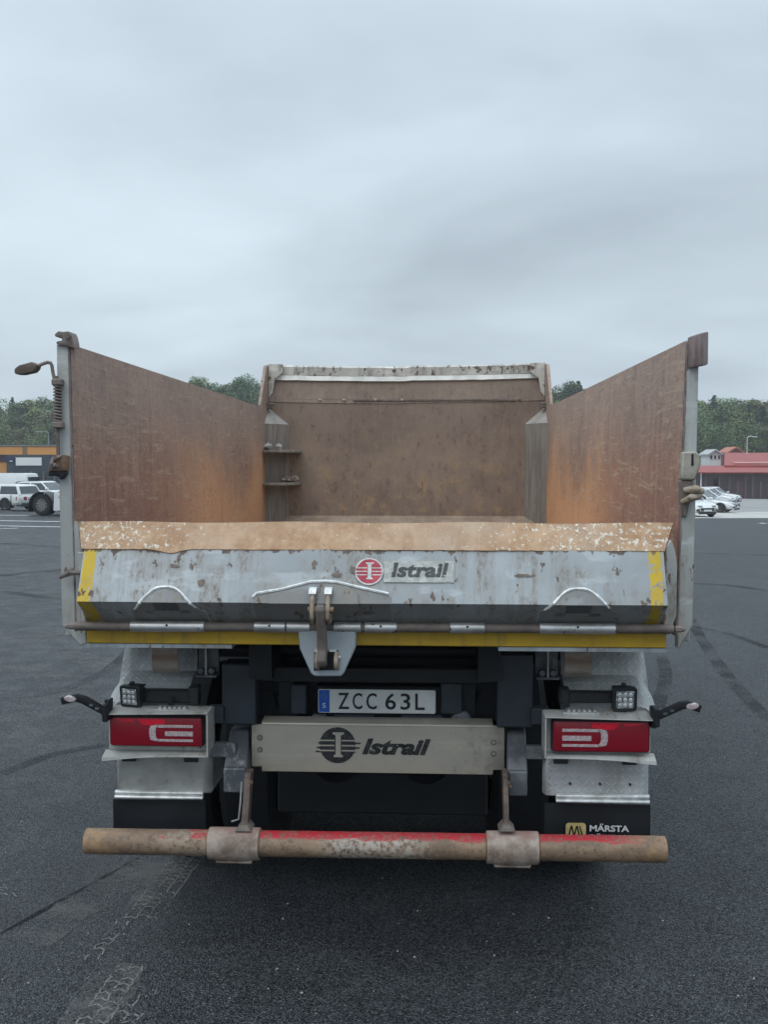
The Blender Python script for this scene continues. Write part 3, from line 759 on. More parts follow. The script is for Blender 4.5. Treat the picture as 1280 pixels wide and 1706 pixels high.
def tree_proto(kind, seed):
    rr = random.Random(seed); conif = kind == 2
    H = 14.0 if not conif else 15.5
    m = MB(); m.tube([(0, 0, -1.5), (rr.uniform(-.2, .2), 0, H * .4), (rr.uniform(-.4, .4), rr.uniform(-.3, .3), H * .85)], [.26, .18, .05], 7)
    for k in range(6):
        a = rr.uniform(0, 6.28); z0 = H * rr.uniform(.35, .7)
        m.tube([(0, 0, z0), (math.cos(a) * 1.2, math.sin(a) * 1.2, z0 + .8), (math.cos(a) * 2.4, math.sin(a) * 2.4, z0 + 1.9)], [.1, .07, .03], 5)
    tr = (m, )
    lobes = []
    if conif:
        for i in range(30):
            k = i / 29; z = H * (.28 + .72 * k); r_ = (1 - k) ** .8 * 2.5 * rr.uniform(.75, 1.1) + .12
            for q in range(3): a = rr.uniform(0, 6.28); lobes.append((math.cos(a) * r_ * .6, math.sin(a) * r_ * .6, z + rr.uniform(-.2, .2), r_ * .5 + .16, .6))
    else:
        for i in range(20):
            k = rr.random(); z = H * (.34 + .6 * k); w = 3.1 * math.sin(math.pi * (.16 + .76 * k)) * rr.uniform(.35, 1); a = rr.uniform(0, 6.28)
            lobes.append((math.cos(a) * w, math.sin(a) * w, z, rr.uniform(.9, 1.7), .8))
        lobes.append((0, 0, H * .68, 2.3, 1.2))
    c = MB(); n = 5200 if not conif else 4600
    for i in range(n):
        lx, ly, lz, lr, fl = rr.choice(lobes)
        v = Vector((rr.gauss(0, 1), rr.gauss(0, 1), rr.gauss(0, 1))).normalized() * lr * rr.uniform(.55, 1.08) ; v.z *= fl
        p = Vector((lx, ly, lz)) + v; s = rr.uniform(.09, .20)
        q = Euler((rr.uniform(-.9, .9), rr.uniform(-.9, .9), rr.uniform(0, 6.28)))
        pts = [Vector((-s, -s * .5, 0)), Vector((s * .3, -s * .65, .04)), Vector((s, s * .3, 0)), Vector((-s * .2, s * .7, .05))]
        mt = q.to_matrix(); c.poly([p + mt @ w for w in pts])
    return tr[0], c
protos = []
KIND_LABEL = {0: ('broadleaf_tree', 'fresh green broadleaf tree', 'broadleaf tree'), 1: ('broadleaf_tree', 'dull green broadleaf tree', 'broadleaf tree'),
              2: ('pine_tree', 'dark green pine tree', 'pine tree'), 3: ('budding_tree', 'olive brown half leafed tree', 'tree')}
def place_tree(k, x, y, z, s, where):
    kind, tm, cm = protos[k]
    nm, lab, cat = KIND_LABEL[kind]
    b = root(nm, (x, y, z), lab + ' ' + where, cat, cat + 's of the forest ' + where)
    b.rotation_euler = (0, 0, rnd.uniform(0, 6.28)); b.scale = (s * rnd.uniform(.9, 1.15), s * rnd.uniform(.9, 1.15), s)
    for src in (tm, cm):
        o = src.copy(); col.objects.link(o); o.parent = b
for kind, sd in ((0, 1), (0, 2), (1, 3), (1, 4), (2, 5), (2, 6), (3, 7)):
    a, c = tree_proto(kind, sd)
    t_ = a.done('trunk', M_BARK); k_ = c.done('crown', M_LEAF[kind])
    col.objects.unlink(t_); col.objects.unlink(k_)
    protos.append((kind, t_, k_))
def crest(px):                         # treetop line read off the photograph
    pts = [(-200, 668), (0, 661), (60, 659), (100, 655), (250, 640), (330, 634), (400, 634), (440, 636), (520, 655), (860, 655), (925, 650), (960, 640), (1000, 648), (1160, 656), (1230, 655), (1280, 655), (1500, 660)]
    for (a, b_), (c, d) in zip(pts, pts[1:]):
        if a <= px <= c: return b_ + (d - b_) * (px - a) / (c - a)
    return 660
def forest_row(Y, p0, p1, step, drop, kinds, smin=.0):
    px = p0
    while px < p1:
        behind = 455 < px < 915 or 135 < px < 300 or 1000 < px < 1130
        if not behind:
            yy = Y + rnd.uniform(-5, 5); x, zt = at(px, crest(px) + drop + rnd.uniform(-2, 9), yy)
            zb = ground_z(x, min(yy, 150)) - .3
            k = rnd.choice(kinds); hh = 14.6 if protos[k][0] != 2 else 15.8
            s = max(.45, min(1.35, (zt - zb) / hh)); zb = zt - s * hh
            where = 'behind the orange fascia hall' if px < 130 else ('behind the red warehouse' if px > 1130 else 'far beyond the truck bed')
            place_tree(k, x, yy, zb, s, where)
        px += step * rnd.uniform(.75, 1.25)
forest_row(205, -90, 1380, 13, 0, (0, 1, 2, 1, 3, 6, 2, 0, 5))
forest_row(190, -90, 1380, 19, 18, (0, 1, 2, 3, 0, 6, 4))
forest_row(178, -90, 1380, 22, 40, (0, 0, 1, 2, 3, 6))
forest_row(212, 312, 460, 9, 0, (0, 1, 2, 3))
forest_row(208, 312, 460, 9, 8, (0, 1, 6, 3))
forest_row(212, 918, 1010, 9, 2, (0, 1, 2, 3))
WHERE = {330: 'standing alone, leftmost over the left side wall', 411: 'tallest of the crowns left of the headboard', 402: 'leaning on the tallest crown left of the headboard', 438: 'close against the left end of the headboard', 948: 'tallest of the crowns right of the headboard', 964: 'rightmost of the crowns right of the headboard', 930: 'close against the right end of the headboard'}
for px, top, k in ((330, 626, 1), (411, 622, 3), (402, 628, 2), (438, 630, 4), (948, 634, 2), (964, 633, 4), (930, 641, 3)):
    x, zt = at(px, top, 196); s = 1.0; place_tree(k, x, 196, zt - (15.8 if k in (4, 5) else 14.2) * s, s, WHERE[px])
# wooded hillside under and behind the trees
m = MB(); P = []
for i in range(61):
    px = -400 + 2100 * i / 60
    x0, z0 = at(px, 745, 205); x1, z1_ = at(px, crest(max(-200, min(1500, px))) + 34 + 4 * math.sin(i * 1.7), 235)
    P.append([m.bm.verts.new(p) for p in ((x0, 186, -6), (x0, 205, z0 - 1), (x1, 235, z1_), (x1, 300, z1_ - 2), (x1, 380, -8))])
for a, b_ in zip(P, P[1:]):
    for j in range(4): m.face([a[j], b_[j], b_[j + 1], a[j + 1]])
structure(m.done('hillside', simple('forest_floor', (0.040, 0.055, 0.036), .95, 0, .4, .25)))
# pale air: a closed box round the camera, the ground and everything on it
hz_t = bpy.data.materials.new('haze_air'); hz_t.use_nodes = True; hz_t.node_tree.nodes.clear()
ho = hz_t.node_tree.nodes.new('ShaderNodeOutputMaterial'); hv = hz_t.node_tree.nodes.new('ShaderNodeVolumePrincipled')
hv.inputs['Color'].default_value = (0.86, 0.90, 0.93, 1); hv.inputs['Density'].default_value = 0.0007; hv.inputs['Anisotropy'].default_value = .1
hz_t.node_tree.links.new(hv.outputs[0], ho.inputs['Volume'])
m = MB(); m.box(-430, 430, -160, 430, -17, 27); structure(m.done('haze', hz_t), 'stuff')
# ------------------------------------------------------------------ parked vehicles
def m_carpaint(name, c):
    t = NT(name); n = t.noise(2, 4, .6); t.b.inputs['Coat Weight'].default_value = .7; t.b.inputs['Coat Roughness'].default_value = .08
    return t.fin(t.mix(t.ss(n, .3, .7), tuple(v * .94 for v in c), c), .35, 0, .5)
M_CARWHITE = m_carpaint('white_car_paint', (0.74, 0.75, 0.75)); M_CARGREY = m_carpaint('dark_grey_car_paint', (0.07, 0.08, 0.09))
M_CARSILVER = m_carpaint('silver_car_paint', (0.42, 0.44, 0.46)); M_CARBLACK = m_carpaint('black_car_paint', (0.02, 0.021, 0.024))
M_GLASS = simple('tinted_car_glass', (0.035, 0.045, 0.052), .06, 0, .2, 2, .9)
M_ALLOY = simple('alloy_rim', (0.48, 0.49, 0.50), .35, .6, .1, 9)
M_HEADL = simple('clear_headlamp', (0.42, 0.44, 0.46), .12, .3, .3, 14, .8)
M_TAILL = simple('red_tail_lamp', (0.28, 0.012, 0.016), .2, 0, .2, 12, .7)
M_TRIM = simple('dark_car_trim', (0.022, 0.023, 0.025), .5, 0, .2, 6)

def wheel(parent, x, y, z, r, w, spokes=5, rim=None):
    s = 1 if y > 0 else -1; m = MB()
    prof = [(r * .62, -w / 2), (r * .93, -w / 2), (r, -w * .36), (r, w * .36), (r * .93, w / 2), (r * .62, w / 2)]
    rings = [[(x + a * math.cos(2 * math.pi * k / 24), y + b_, z + a * math.sin(2 * math.pi * k / 24)) for k in range(24)] for a, b_ in prof]
    m.loft(rings, cap=False); o = m.done('wheel', M_TYRE, parent)
    m = MB(); m.cyl((x, y + s * w * .22, z), (x, y + s * w * .30, z), r * .63, 24); m.done('rim_well', M_TRIM, o)
    m = MB()
    m.loft([[(x + a * math.cos(2 * math.pi * k / 24), y + s * b_, z + a * math.sin(2 * math.pi * k / 24)) for k in range(24)] for a, b_ in ((r * .64, w * .44), (r * .57, w * .44), (r * .57, w * .30))], cap=False)
    m.cyl((x, y + s * w * .3, z), (x, y + s * w * .46, z), r * .14, 10)
    for k in range(spokes):
        a = 2 * math.pi * k / spokes + .3; d = Vector((math.cos(a), 0, math.sin(a))); e = Vector((-math.sin(a), 0, math.cos(a)))
        c0 = Vector((x, y, z)) + d * r * .1; c1 = Vector((x, y, z)) + d * r * .6
        q = [c0 - e * r * .07, c0 + e * r * .07, c1 + e * r * .09, c1 - e * r * .09]
        m.prism([(p.x, p.z) for p in q], 'y', y + s * w * .31, y + s * w * .44)
    m.done('rim', rim or M_ALLOY, o)
    return o

def car(name, label, cat, paint, L=4.6, W=1.82, H=1.46, style='estate', group=None):
    """length runs along +X (nose at +L/2), wheels stand on z = 0"""
    b = root(name, (0, 0, 0), label, cat, group); w = W / 2; h = L / 2; hb = H * .60
    tall = style == 'van'; pick = style == 'pickup'
    if tall: st = [(-h, .42, hb * .9), (-h + .08, .34, hb * 1.05), (-h * .6, .26, hb * 1.05), (h * .35, .26, hb * 1.0), (h * .62, .26, hb * .92), (h * .9, .3, hb * .78), (h, .42, hb * .6)]
    elif style == 'sedan': st = [(-h, .45, hb * .86), (-h + .12, .33, hb * 1.02), (-h * .55, .22, hb * 1.04), (0, .2, hb * 1.0), (h * .38, .2, hb * .97), (h * .68, .23, hb * .88), (h * .9, .27, hb * .74), (h, .4, hb * .56)]
    else: st = [(-h, .48, hb * .9), (-h + .10, .33, hb * 1.06), (-h * .55, .22, hb * 1.05), (0, .2, hb * 1.02), (h * .40, .2, hb * 1.0), (h * .70, .23, hb * .93), (h * .92, .27, hb * .80), (h, .4, hb * .62)]
    m = MB(); rings = []
    for i, (x, z0, z1) in enumerate(st):
        k = .80 if i == 0 else (.95 if i == 1 else (.70 if i == len(st) - 1 else (.90 if i == len(st) - 2 else 1.0)))
        ww = w * k; half = [(ww * .84, z0), (ww * .97, z0 + .12), (ww, z0 + (z1 - z0) * .55), (ww * .965, z1 - .06), (ww * .86, z1)]
        rings.append([(x, y, z) for y, z in half] + [(x, -y, z) for y, z in reversed(half)])
    m.loft(rings); m.done('body', paint, b, .018, seg=2, angle=45)
    # cabin
    if tall: g = [(h * .58, hb * .95), (h * .20, H - .06), (h * .05, H), (-h * .86, H), (-h * .93, H - .05), (-h * .985, hb * 1.02)]
    elif style == 'sedan': g = [(h * .36, hb * .95), (-h * .02, H - .05), (-h * .12, H), (-h * .38, H - .01), (-h * .5, H - .06), (-h * .84, hb * 1.0)]
    elif pick: g = [(h * .36, hb * .95), (h * .08, H - .05), (0, H), (-h * .26, H), (-h * .3, H - .04), (-h * .34, hb * 1.0)]
    else: g = [(h * .38, hb * .97), (h * .02, H - .05), (-h * .08, H), (-h * .80, H - .05), (-h * .87, H - .10), (-h * .985, hb * 1.0)]
    def halfw(z): k = (z - hb) / (H - hb); return w * (.90 - .17 * max(0, k))
    m = MB(); m.loft([[(x, s * halfw(z), z) for x, z in g] for s in (1, -1)], cap=True); m.done('cabin', paint, b, .03, seg=2, angle=45)
    for s in (1, -1):                  # side glass, two panes between pillars
        lo = hb * 1.04; hi = H - .13
        def xe(k, z, rear):
            (xa, za), (xb, zb) = (g[5], g[4]) if rear else (g[0], g[1])
            t = (z - za) / (zb - za); return xa + (xb - xa) * t
        xf0, xf1 = xe(0, lo, False) - .10, xe(0, hi, False) - .08; xr0, xr1 = xe(0, lo, True) + .12, xe(0, hi, True) + .10
        if tall: xr0 = xr1 = h * .02
        mid = (xf0 * .45 + xr0 * .55)
        for a0, a1, c0, c1 in ((xf0, xf1, mid + .05, mid + .05), (mid - .05, mid - .05, xr0, xr1)):
            if tall and c0 != mid + .05: continue
            q = [(a0, lo), (a1, hi), (c1, hi), (c0, lo)]
            m = MB(); A = [m.bm.verts.new((x, s * (halfw(z) + .012), z)) for x, z in q]; B = [m.bm.verts.new((x, s * (halfw(z) - .02), z)) for x, z in q]
            m.face(A); m.face(B[::-1])
            for i in range(4): m.face([A[i], A[(i + 1) % 4], B[(i + 1) % 4], B[i]])
            m.done('side_window', M_GLASS, b)
        m = MB(); m.box(h * .30, h * .40, s * w * 1.0, s * (w + .16), hb * 1.06, hb * 1.06 + .14); m.done('mirror', paint, b, .03)
        for xd in (mid, mid + (xf0 - mid) * .98, mid - .9):
            if tall and xd < mid: continue
            m = MB(); m.box(xd - .008, xd + .008, s * w * .96, s * w * 1.003, .30, hb * .98); m.done('door_seam', M_TRIM, b)
        m = MB(); m.box(mid + .08, mid + .26, s * w * .98, s * (w + .02), hb * .90, hb * .93); m.done('door_handle', M_TRIM, b)
        m = MB(); m.box(-h * .5, h * .5, s * w * .82, s * w * .985, .17, .27); m.done('sill', M_TRIM, b)
    def slab(p, q, name, inset, lift):  # glass on a sloping end face between profile points p (low) and q (high)
        (xa, za), (xb, zb) = p, q; d = Vector((xb - xa, 0, zb - za)); n = Vector((d.z, 0, -d.x)).normalized(); n = n if n.x * xa > 0 or abs(xa) < .01 else -n
        a = Vector((xa, 0, za)) + d * .10; c = Vector((xa, 0, za)) + d * .92; m = MB()
        A = [a + Vector((0, halfw(a.z) * inset, 0)), a - Vector((0, halfw(a.z) * inset, 0)), c - Vector((0, halfw(c.z) * inset, 0)), c + Vector((0, halfw(c.z) * inset, 0))]
        V = [m.bm.verts.new(v + n * lift) for v in A]; U = [m.bm.verts.new(v - n * .02) for v in A]
        m.face(V); m.face(U[::-1])
        for i in range(4): m.face([V[i], V[(i + 1) % 4], U[(i + 1) % 4], U[i]])
        m.done(name, M_GLASS, b)
    slab(g[0], g[1], 'windscreen', .9, .012)
    if not tall: slab(g[5], g[4], 'rear_window', .86, .012)
    else:
        for s in (1, -1):
            m = MB(); m.box(-h - .02, -h * .94, s * .08, s * w * .62, hb * 1.1, H - .25); m.done('rear_window', M_GLASS, b)
    for s in (1, -1):
        m = MB(); m.prism([(h * .80, s * w * .90), (h * .99, s * w * .62), (h * 1.0, s * w * .36), (h * .94, s * w * .36), (h * .80, s * w * .6)], 'z', hb * .62, hb * .78); m.done('headlight', M_HEADL, b, .02)
        zt = hb * (1.02 if style == 'sedan' else .98)
        m = MB(); m.prism([(-h * .90, s * w * .985), (-h * .99, s * w * .80), (-h * 1.014, s * w * .40), (-h * .95, s * w * .40), (-h * .86, s * w * .8)], 'z', zt - .27, zt - .08); m.done('tail_light', M_TAILL, b, .015)
        m = MB(); m.box(h * .93, h * 1.0, s * w * .52, s * w * .74, .36, .50); m.done('fog_lamp', M_TRIM, b, .02)
    m = MB(); m.box(h * .955, h * 1.008, -w * .48, w * .48, .40, .56); m.done('grille', M_TRIM, b, .015)
    m = MB(); m.box(h * .97, h * 1.006, -w * .62, w * .62, .20, .33); m.done('air_intake', M_TRIM, b, .015)
    m = MB(); m.box(h * 1.004, h * 1.02, -.26, .26, .36, .47); m.done('number_plate', M_WHITE, b)
    m = MB(); m.box(-h * 1.012, -h * .93, -w * .72, w * .72, .24, .42); m.done('rear_bumper_trim', M_TRIM, b, .02)
    zpl = hb * .74; m = MB(); m.box(-h * 1.014, -h * .97, -.26, .26, zpl - .06, zpl + .06); m.done('number_plate', simple('dim_number_plate', (.3, .3, .31), .5), b)
    wr = .325 if not tall else .34
    for xw in (h * .60, -h * .58):
        for s in (1, -1):
            m = MB(); n = 18; rr_ = wr * 1.2; pts = [(xw + rr_ * math.cos(math.pi * k / n), wr + rr_ * math.sin(math.pi * k / n)) for k in range(n + 1)]
            m.prism(pts + [(xw - rr_, .17), (xw + rr_, .17)], 'y', s * w * .70, s * w * 1.004); m.done('wheel_arch', M_TRIM, b)
            wheel(b, xw, s * (w - .095), wr, wr, .21)
    return b
def park(o, px, py, ang, lift=0.0):
    p = ground_at(px, py); o.location = p + Vector((0, 0, lift)); o.rotation_euler = (0, 0, R(ang))
    sl = Vector((-.0142, 0, 0)); return o
gR = 'white cars parked on the gravel yard'
# left side
park(car('estate_car', 'white estate car seen from behind beside the white truck tractor', 'car', M_CARWHITE, 4.7, 1.82, 1.42, 'estate'), -3, 849.5, 158)
park(car('panel_van', 'white panel van standing behind the white estate car', 'van', M_CARWHITE, 5.2, 1.95, 1.98, 'van'), 0, 836, 172)
park(car('parked_car', 'dark grey car half hidden between white van and white hatchback', 'car', M_CARGREY, 4.4, 1.8, 1.48, 'estate'), 42, 838, 150)
park(car('parked_car', 'white hatchback parked behind the white truck tractor', 'car', M_CARWHITE, 4.3, 1.8, 1.50, 'estate'), 80, 840, -20)
# right side
park(car('parked_car', 'white crossover with dark grille facing the camera, nearest on the right', 'car', M_CARWHITE, 4.4, 1.86, 1.52, 'estate'), 1143, 859.5, -70)
park(car('parked_car', 'white saloon with dark five spoke front wheel behind the crossover', 'car', M_CARWHITE, 4.6, 1.82, 1.44, 'sedan'), 1172, 853, -30)
park(car('parked_car', 'silver white car with long bonnet just behind the white saloon', 'car', M_CARSILVER, 4.5, 1.82, 1.46, 'sedan'), 1176, 845.5, -34)
park(car('parked_car', 'white estate car third in the row behind the silver car', 'car', M_CARWHITE, 4.6, 1.84, 1.56, 'estate'), 1184, 841.5, -36)
park(car('parked_car', 'white people carrier farthest back in the row of parked cars', 'car', M_CARWHITE, 4.7, 1.86, 1.66, 'estate'), 1194, 838.5, -36)
park(car('pickup', 'white pickup standing beyond the parked row, end on', 'pickup', M_CARWHITE, 4.8, 1.8, 1.5, 'pickup'), 1233, 828.5, 200)
park(car('parked_car', 'small white hatchback alone in front of the red warehouse', 'car', M_CARWHITE, 3.9, 1.7, 1.46, 'estate'), 1261, 829.5, 30)
park(car('parked_car', 'black car at the far right edge in front of the red warehouse', 'car', M_CARBLACK, 4.3, 1.8, 1.46, 'estate'), 1290, 829, 35)

# white truck tractor without trailer
M_TRUCKRIM = simple('dull_steel_rim', (0.20, 0.205, 0.21), .5, .3, .2, 9)
def tractor():
    b = root('truck_tractor', (0, 0, 0), 'white truck tractor without trailer, dark mudguard over its rear wheel', 'truck')
    for y in (.42, -.42): solid('chassis_rail', M_DARK, b, -2.5, 2.4, y - .04, y + .04, .70, .98)
    solid('cross_beam', M_DARK, b, -2.5, -2.4, -.38, .38, .66, .9)
    for s in (1, -1):
        for k, yy in enumerate((1.05, .72)):
            wheel(b, -1.9, s * yy, .50, .50, .29, 10, M_TRUCKRIM)
        wheel(b, 1.75, s * 1.02, .50, .50, .3, 8)
        m = MB(); n = 14
        outer = [(-1.9 + .66 * math.cos(math.pi * k / n), .46 + .66 * math.sin(math.pi * k / n)) for k in range(n + 1)]
        inner = [(-1.9 + .62 * math.cos(math.pi * k / n), .46 + .62 * math.sin(math.pi * k / n)) for k in range(n, -1, -1)]
        m.prism(outer + inner, 'y', s * .55, s * 1.24); m.done('mudguard', M_BLACK, b)
        solid('mud_flap', M_RUBBER, b, -2.60, -2.57, s * .58, s * 1.22, .16, .56)
        m = MB(); m.prism([(-1.22, .22), (1.15, .22), (1.15, 1.08), (-1.16, 1.08)], 'y', s * 1.14, s * 1.25); m.done('side_skirt', M_CARWHITE, b, .03)
        solid('marker_lamp', simple('amber_marker_lens', (.5, .2, .02), .3), b, -.9, -.78, s * 1.252, s * 1.27, .84, .9)
        solid('tail_light', M_TAILL, b, -2.54, -2.5, s * .46, s * .56, .72, .84)
    m = MB(); m.cyl((-1.7, 0, 1.0), (-1.7, 0, 1.06), .5, 24); m.done('coupling_plate', M_DARK2, b)
    solid('deck_plate', M_ALU, b, -.9, .2, -.7, .7, 1.0, 1.04)
    m = MB(); m.prism([(.55, .9), (2.7, .55), (2.86, 1.0), (2.74, 1.9), (2.45, 2.75), (1.2, 3.05), (.55, 3.0)], 'y', -1.2, 1.2); m.done('cab', M_CARWHITE, b, .07, seg=2)
    m = MB(); m.poly([(2.86, -1.05, 1.75), (2.86, 1.05, 1.75), (2.55, 1.02, 2.6), (2.55, -1.02, 2.6)]); m.done('windscreen', M_GLASS, b)
    for s in (1, -1):
        solid('side_window', M_GLASS, b, 1.4, 2.4, s * 1.185, s * 1.21, 1.75, 2.5)
        solid('door_mirror', M_BLACK, b, 2.4, 2.55, s * 1.3, s * 1.55, 1.7, 2.3, .03)
    return b
o = tractor(); p = ground_at(68, 859)
ang = R(-14); o.rotation_euler = (0, 0, ang)
o.location = p - Matrix.Rotation(ang, 3, 'Z') @ Vector((-1.9, -1.2, 0))
# ------------------------------------------------------------------ the tipper truck
T0 = Vector((0, 2.5, 0))
truck = root('tipper_truck', T0, 'grey tipper truck seen from behind with rusty empty tipping body and low tailgate', 'truck')
ORIGIN[0] = T0
T = truck
YF = 5.0
# --- body: floor, side walls with rusty inner plates, rear posts
solid('floor', M_FLOOR, T, -1.25, 1.19, .10, YF, 1.50, 1.545)
m = MB(); m.prism([(4.80, 1.546), (YF, 1.636), (YF, 1.60), (4.86, 1.546)], 'x', -1.262, 1.20); m.done('floor_fillet', M_FLOOR, T)
solid('subframe_deck', M_DARK, T, -1.14, 1.10, .12, YF + .1, 1.37, 1.497)
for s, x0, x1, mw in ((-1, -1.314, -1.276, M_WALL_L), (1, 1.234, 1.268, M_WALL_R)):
    m = MB(); m.box(x0, x1, .031, YF + .06, 1.38, 2.586); sw = m.done('side_wall', M_POST, T, .004)
    m = MB(); nx = 40; nz = 14; G = []          # slightly buckled inner plate
    def xin(y, z):
        k = (z - 1.50) / 1.09; q = y / YF
        a_, b_ = ((-1.250, -1.264), (-1.262, -1.262)) if s < 0 else ((1.204, 1.228), (1.206, 1.206))
        return (a_[0] + (a_[1] - a_[0]) * k) * (1 - q) + (b_[0] + (b_[1] - b_[0]) * k) * q
    for i in range(nx + 1):
        y = YF * i / nx; rw = []
        for j in range(nz + 1):
            z = 1.50 + 1.090 * j / nz
            bow = (.010 * math.sin(y * 1.9 + s) * math.sin((z - 1.5) * 2.9) + .004 * math.sin(y * 7 + z * 5)) * min(1, y) * min(1, (YF - y) * 2) * (1 if j < nz else 0)
            rw.append(m.bm.verts.new((xin(y, z) - s * abs(bow), y, z)))
        G.append(rw)
    for i in range(nx):
        for j in range(nz): m.face([G[i][j], G[i + 1][j], G[i + 1][j + 1], G[i][j + 1]])
    xo_ = x1 if s < 0 else x0
    top = [m.bm.verts.new((xo_, YF * i / nx, 2.590)) for i in range(nx + 1)]
    for i in range(nx): m.face([G[i][nz], G[i + 1][nz], top[i + 1], top[i]])
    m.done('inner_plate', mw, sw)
    m = MB(); m.tube([(x0 + .012 if s < 0 else x1 - .012, .05, 2.585), (x0 + .012 if s < 0 else x1 - .012, YF, 2.592)], .010, 8); m.done('top_rail', M_POST, sw)
lp = [(-1.317, 2.590), (-1.267, 2.590), (-1.257, 1.87), (-1.226, 1.79), (-1.207, 1.36), (-1.236, 1.347), (-1.312, 1.435)]
m = MB(); m.prism(lp, 'y', -.015, .03); lpost = m.done('rear_post', M_POST, T, .004)
rpst = [(1.277, 2.590), (1.232, 2.590), (1.214, 1.87), (1.206, 1.36), (1.215, 1.357), (1.268, 1.455)]
m = MB(); m.prism(rpst, 'y', -.015, .03); rpost = m.done('rear_post', M_POST, T, .004)
# rusty welded seam between post and wall plate
for sx, post in ((-1, lpost), (1, rpost)):
    m = MB(); rr = random.Random(5 + sx); path = []; rads = []
    for i in range(40):
        z = 2.58 - i * .030; x = (-1.2655 + .0125 * (i / 39)) if sx < 0 else (1.2295 - .0235 * i / 39)
        path.append((x, -.014, z)); rads.append(rr.uniform(.0025, .0055))
    m.tube(path, rads, 6); m.done('weld_seam', M_CAST, post)
# cheek plates that close the tailgate at its ends
for pts, nm in (([(-1.203, 1.74), (-1.198, 1.44), (-1.222, 1.44), (-1.232, 1.74)], 'l'), ([(1.150, 1.77), (1.143, 1.42), (1.172, 1.42), (1.196, 1.50), (1.196, 1.70), (1.186, 1.76), (1.170, 1.80)], 'r')):
    m = MB(); m.prism(pts, 'y', -.045, -.02); m.done('cheek_plate', M_POST, T, .004)
    xs_ = -1.2 if nm == 'l' else 1.146
    m = MB(); m.tube([(xs_, -.048, 1.75 - i * .0155) for i in range(20)], [.003 + .003 * ((i * 7) % 3) for i in range(20)], 5); m.done('rust_seam', M_RUST, T)

# --- tailgate
def ysurf(z):                        # rear face of the tailgate at height z
    return .0 + (-.155 - .0) * (z - 1.437) / (1.552 - 1.437) if z < 1.552 else -.155 + .093 * (z - 1.552) / (1.757 - 1.552)
prof = [(.0, 1.437), (-.155, 1.552), (-.062, 1.757), (-.028, 1.74), (-.12, 1.552), (.02, 1.45)]
m = MB(); n = 48; rr = random.Random(11); rings = []
for i in range(n + 1):
    x = -1.197 + (1.136 + 1.197) * i / n
    d = .006 * math.sin(x * 5.2) + .004 * math.sin(x * 13 + 1)
    rings.append([(x, y + (d if k in (2, ) else 0) * .5, z + 0) for k, (y, z) in enumerate(prof)])
m.loft(rings); gate = m.done('tailgate', M_GATE, T, angle=25)
m = MB(); rings = []; n = 120; rr = random.Random(12)
for i in range(n + 1):
    k = i / n; xo = -1.206 + (1.140 + 1.206) * k; xi = -1.2545 + (1.196 + 1.2545) * k
    j = rr.uniform(-.001, .001); dip = -.016 * math.exp(-((xo + .84) / .05) ** 2)
    rings.append([(xo, -.067 + j + dip * .3, 1.756 + j + dip), ((xo + xi) / 2, -.015, 1.811 + rr.uniform(-.003, .003)), (xi, .035, 1.860 + .003 * math.sin(k * 21)), (xi, .045, 1.84), (xo, -.045, 1.738 + dip)])
m.loft(rings); m.done('spill_lip', M_LIP, gate, angle=30)

def folded(name, outline, t, parent, lift=0.0, z_fold=1.552, mats=(None, None), label=None):
    """a plate cut to outline (x, z) that lies on the tailgate and follows its bend"""
    def clip(P, up):
        out = []
        for (a, b_) in zip(P, P[1:] + P[:1]):
            ia = (a[1] >= z_fold) == up or abs(a[1] - z_fold) < 1e-9; ib = (b_[1] >= z_fold) == up or abs(b_[1] - z_fold) < 1e-9
            if ia: out.append(a)
            if ia != ib: q = (z_fold - a[1]) / (b_[1] - a[1]); out.append((a[0] + (b_[0] - a[0]) * q, z_fold))
        return out
    full = []
    for a, b_ in zip(outline, outline[1:] + outline[:1]):
        full.append(a)
        if (a[1] - z_fold) * (b_[1] - z_fold) < 0: q = (z_fold - a[1]) / (b_[1] - a[1]); full.append((a[0] + (b_[0] - a[0]) * q, z_fold))
    m = MB(); F = {}; Bk = {}
    def K(p): return (round(p[0], 5), round(p[1], 5))
    for p in full:
        y = ysurf(p[1]) - lift
        F[K(p)] = m.bm.verts.new((p[0], y - t, p[1])); Bk[K(p)] = m.bm.verts.new((p[0], y + .001, p[1]))
    for up in (True, False):
        c = clip(outline, up)
        if len(c) >= 3:
            vs_ = []
            for p in c:
                v = F.get(K(p))
                if v and v not in vs_: vs_.append(v)
            if len(vs_) >= 3: m.face(vs_)
    m.mi = 1
    for a, b_ in zip(full, full[1:] + full[:1]): m.face([F[K(a)], F[K(b_)], Bk[K(b_)], Bk[K(a)]])
    return m.done(name, list(mats), parent, label=label)
M_RECESS = simple('shadow_grey_recess', (0.10, 0.105, 0.11), .6)
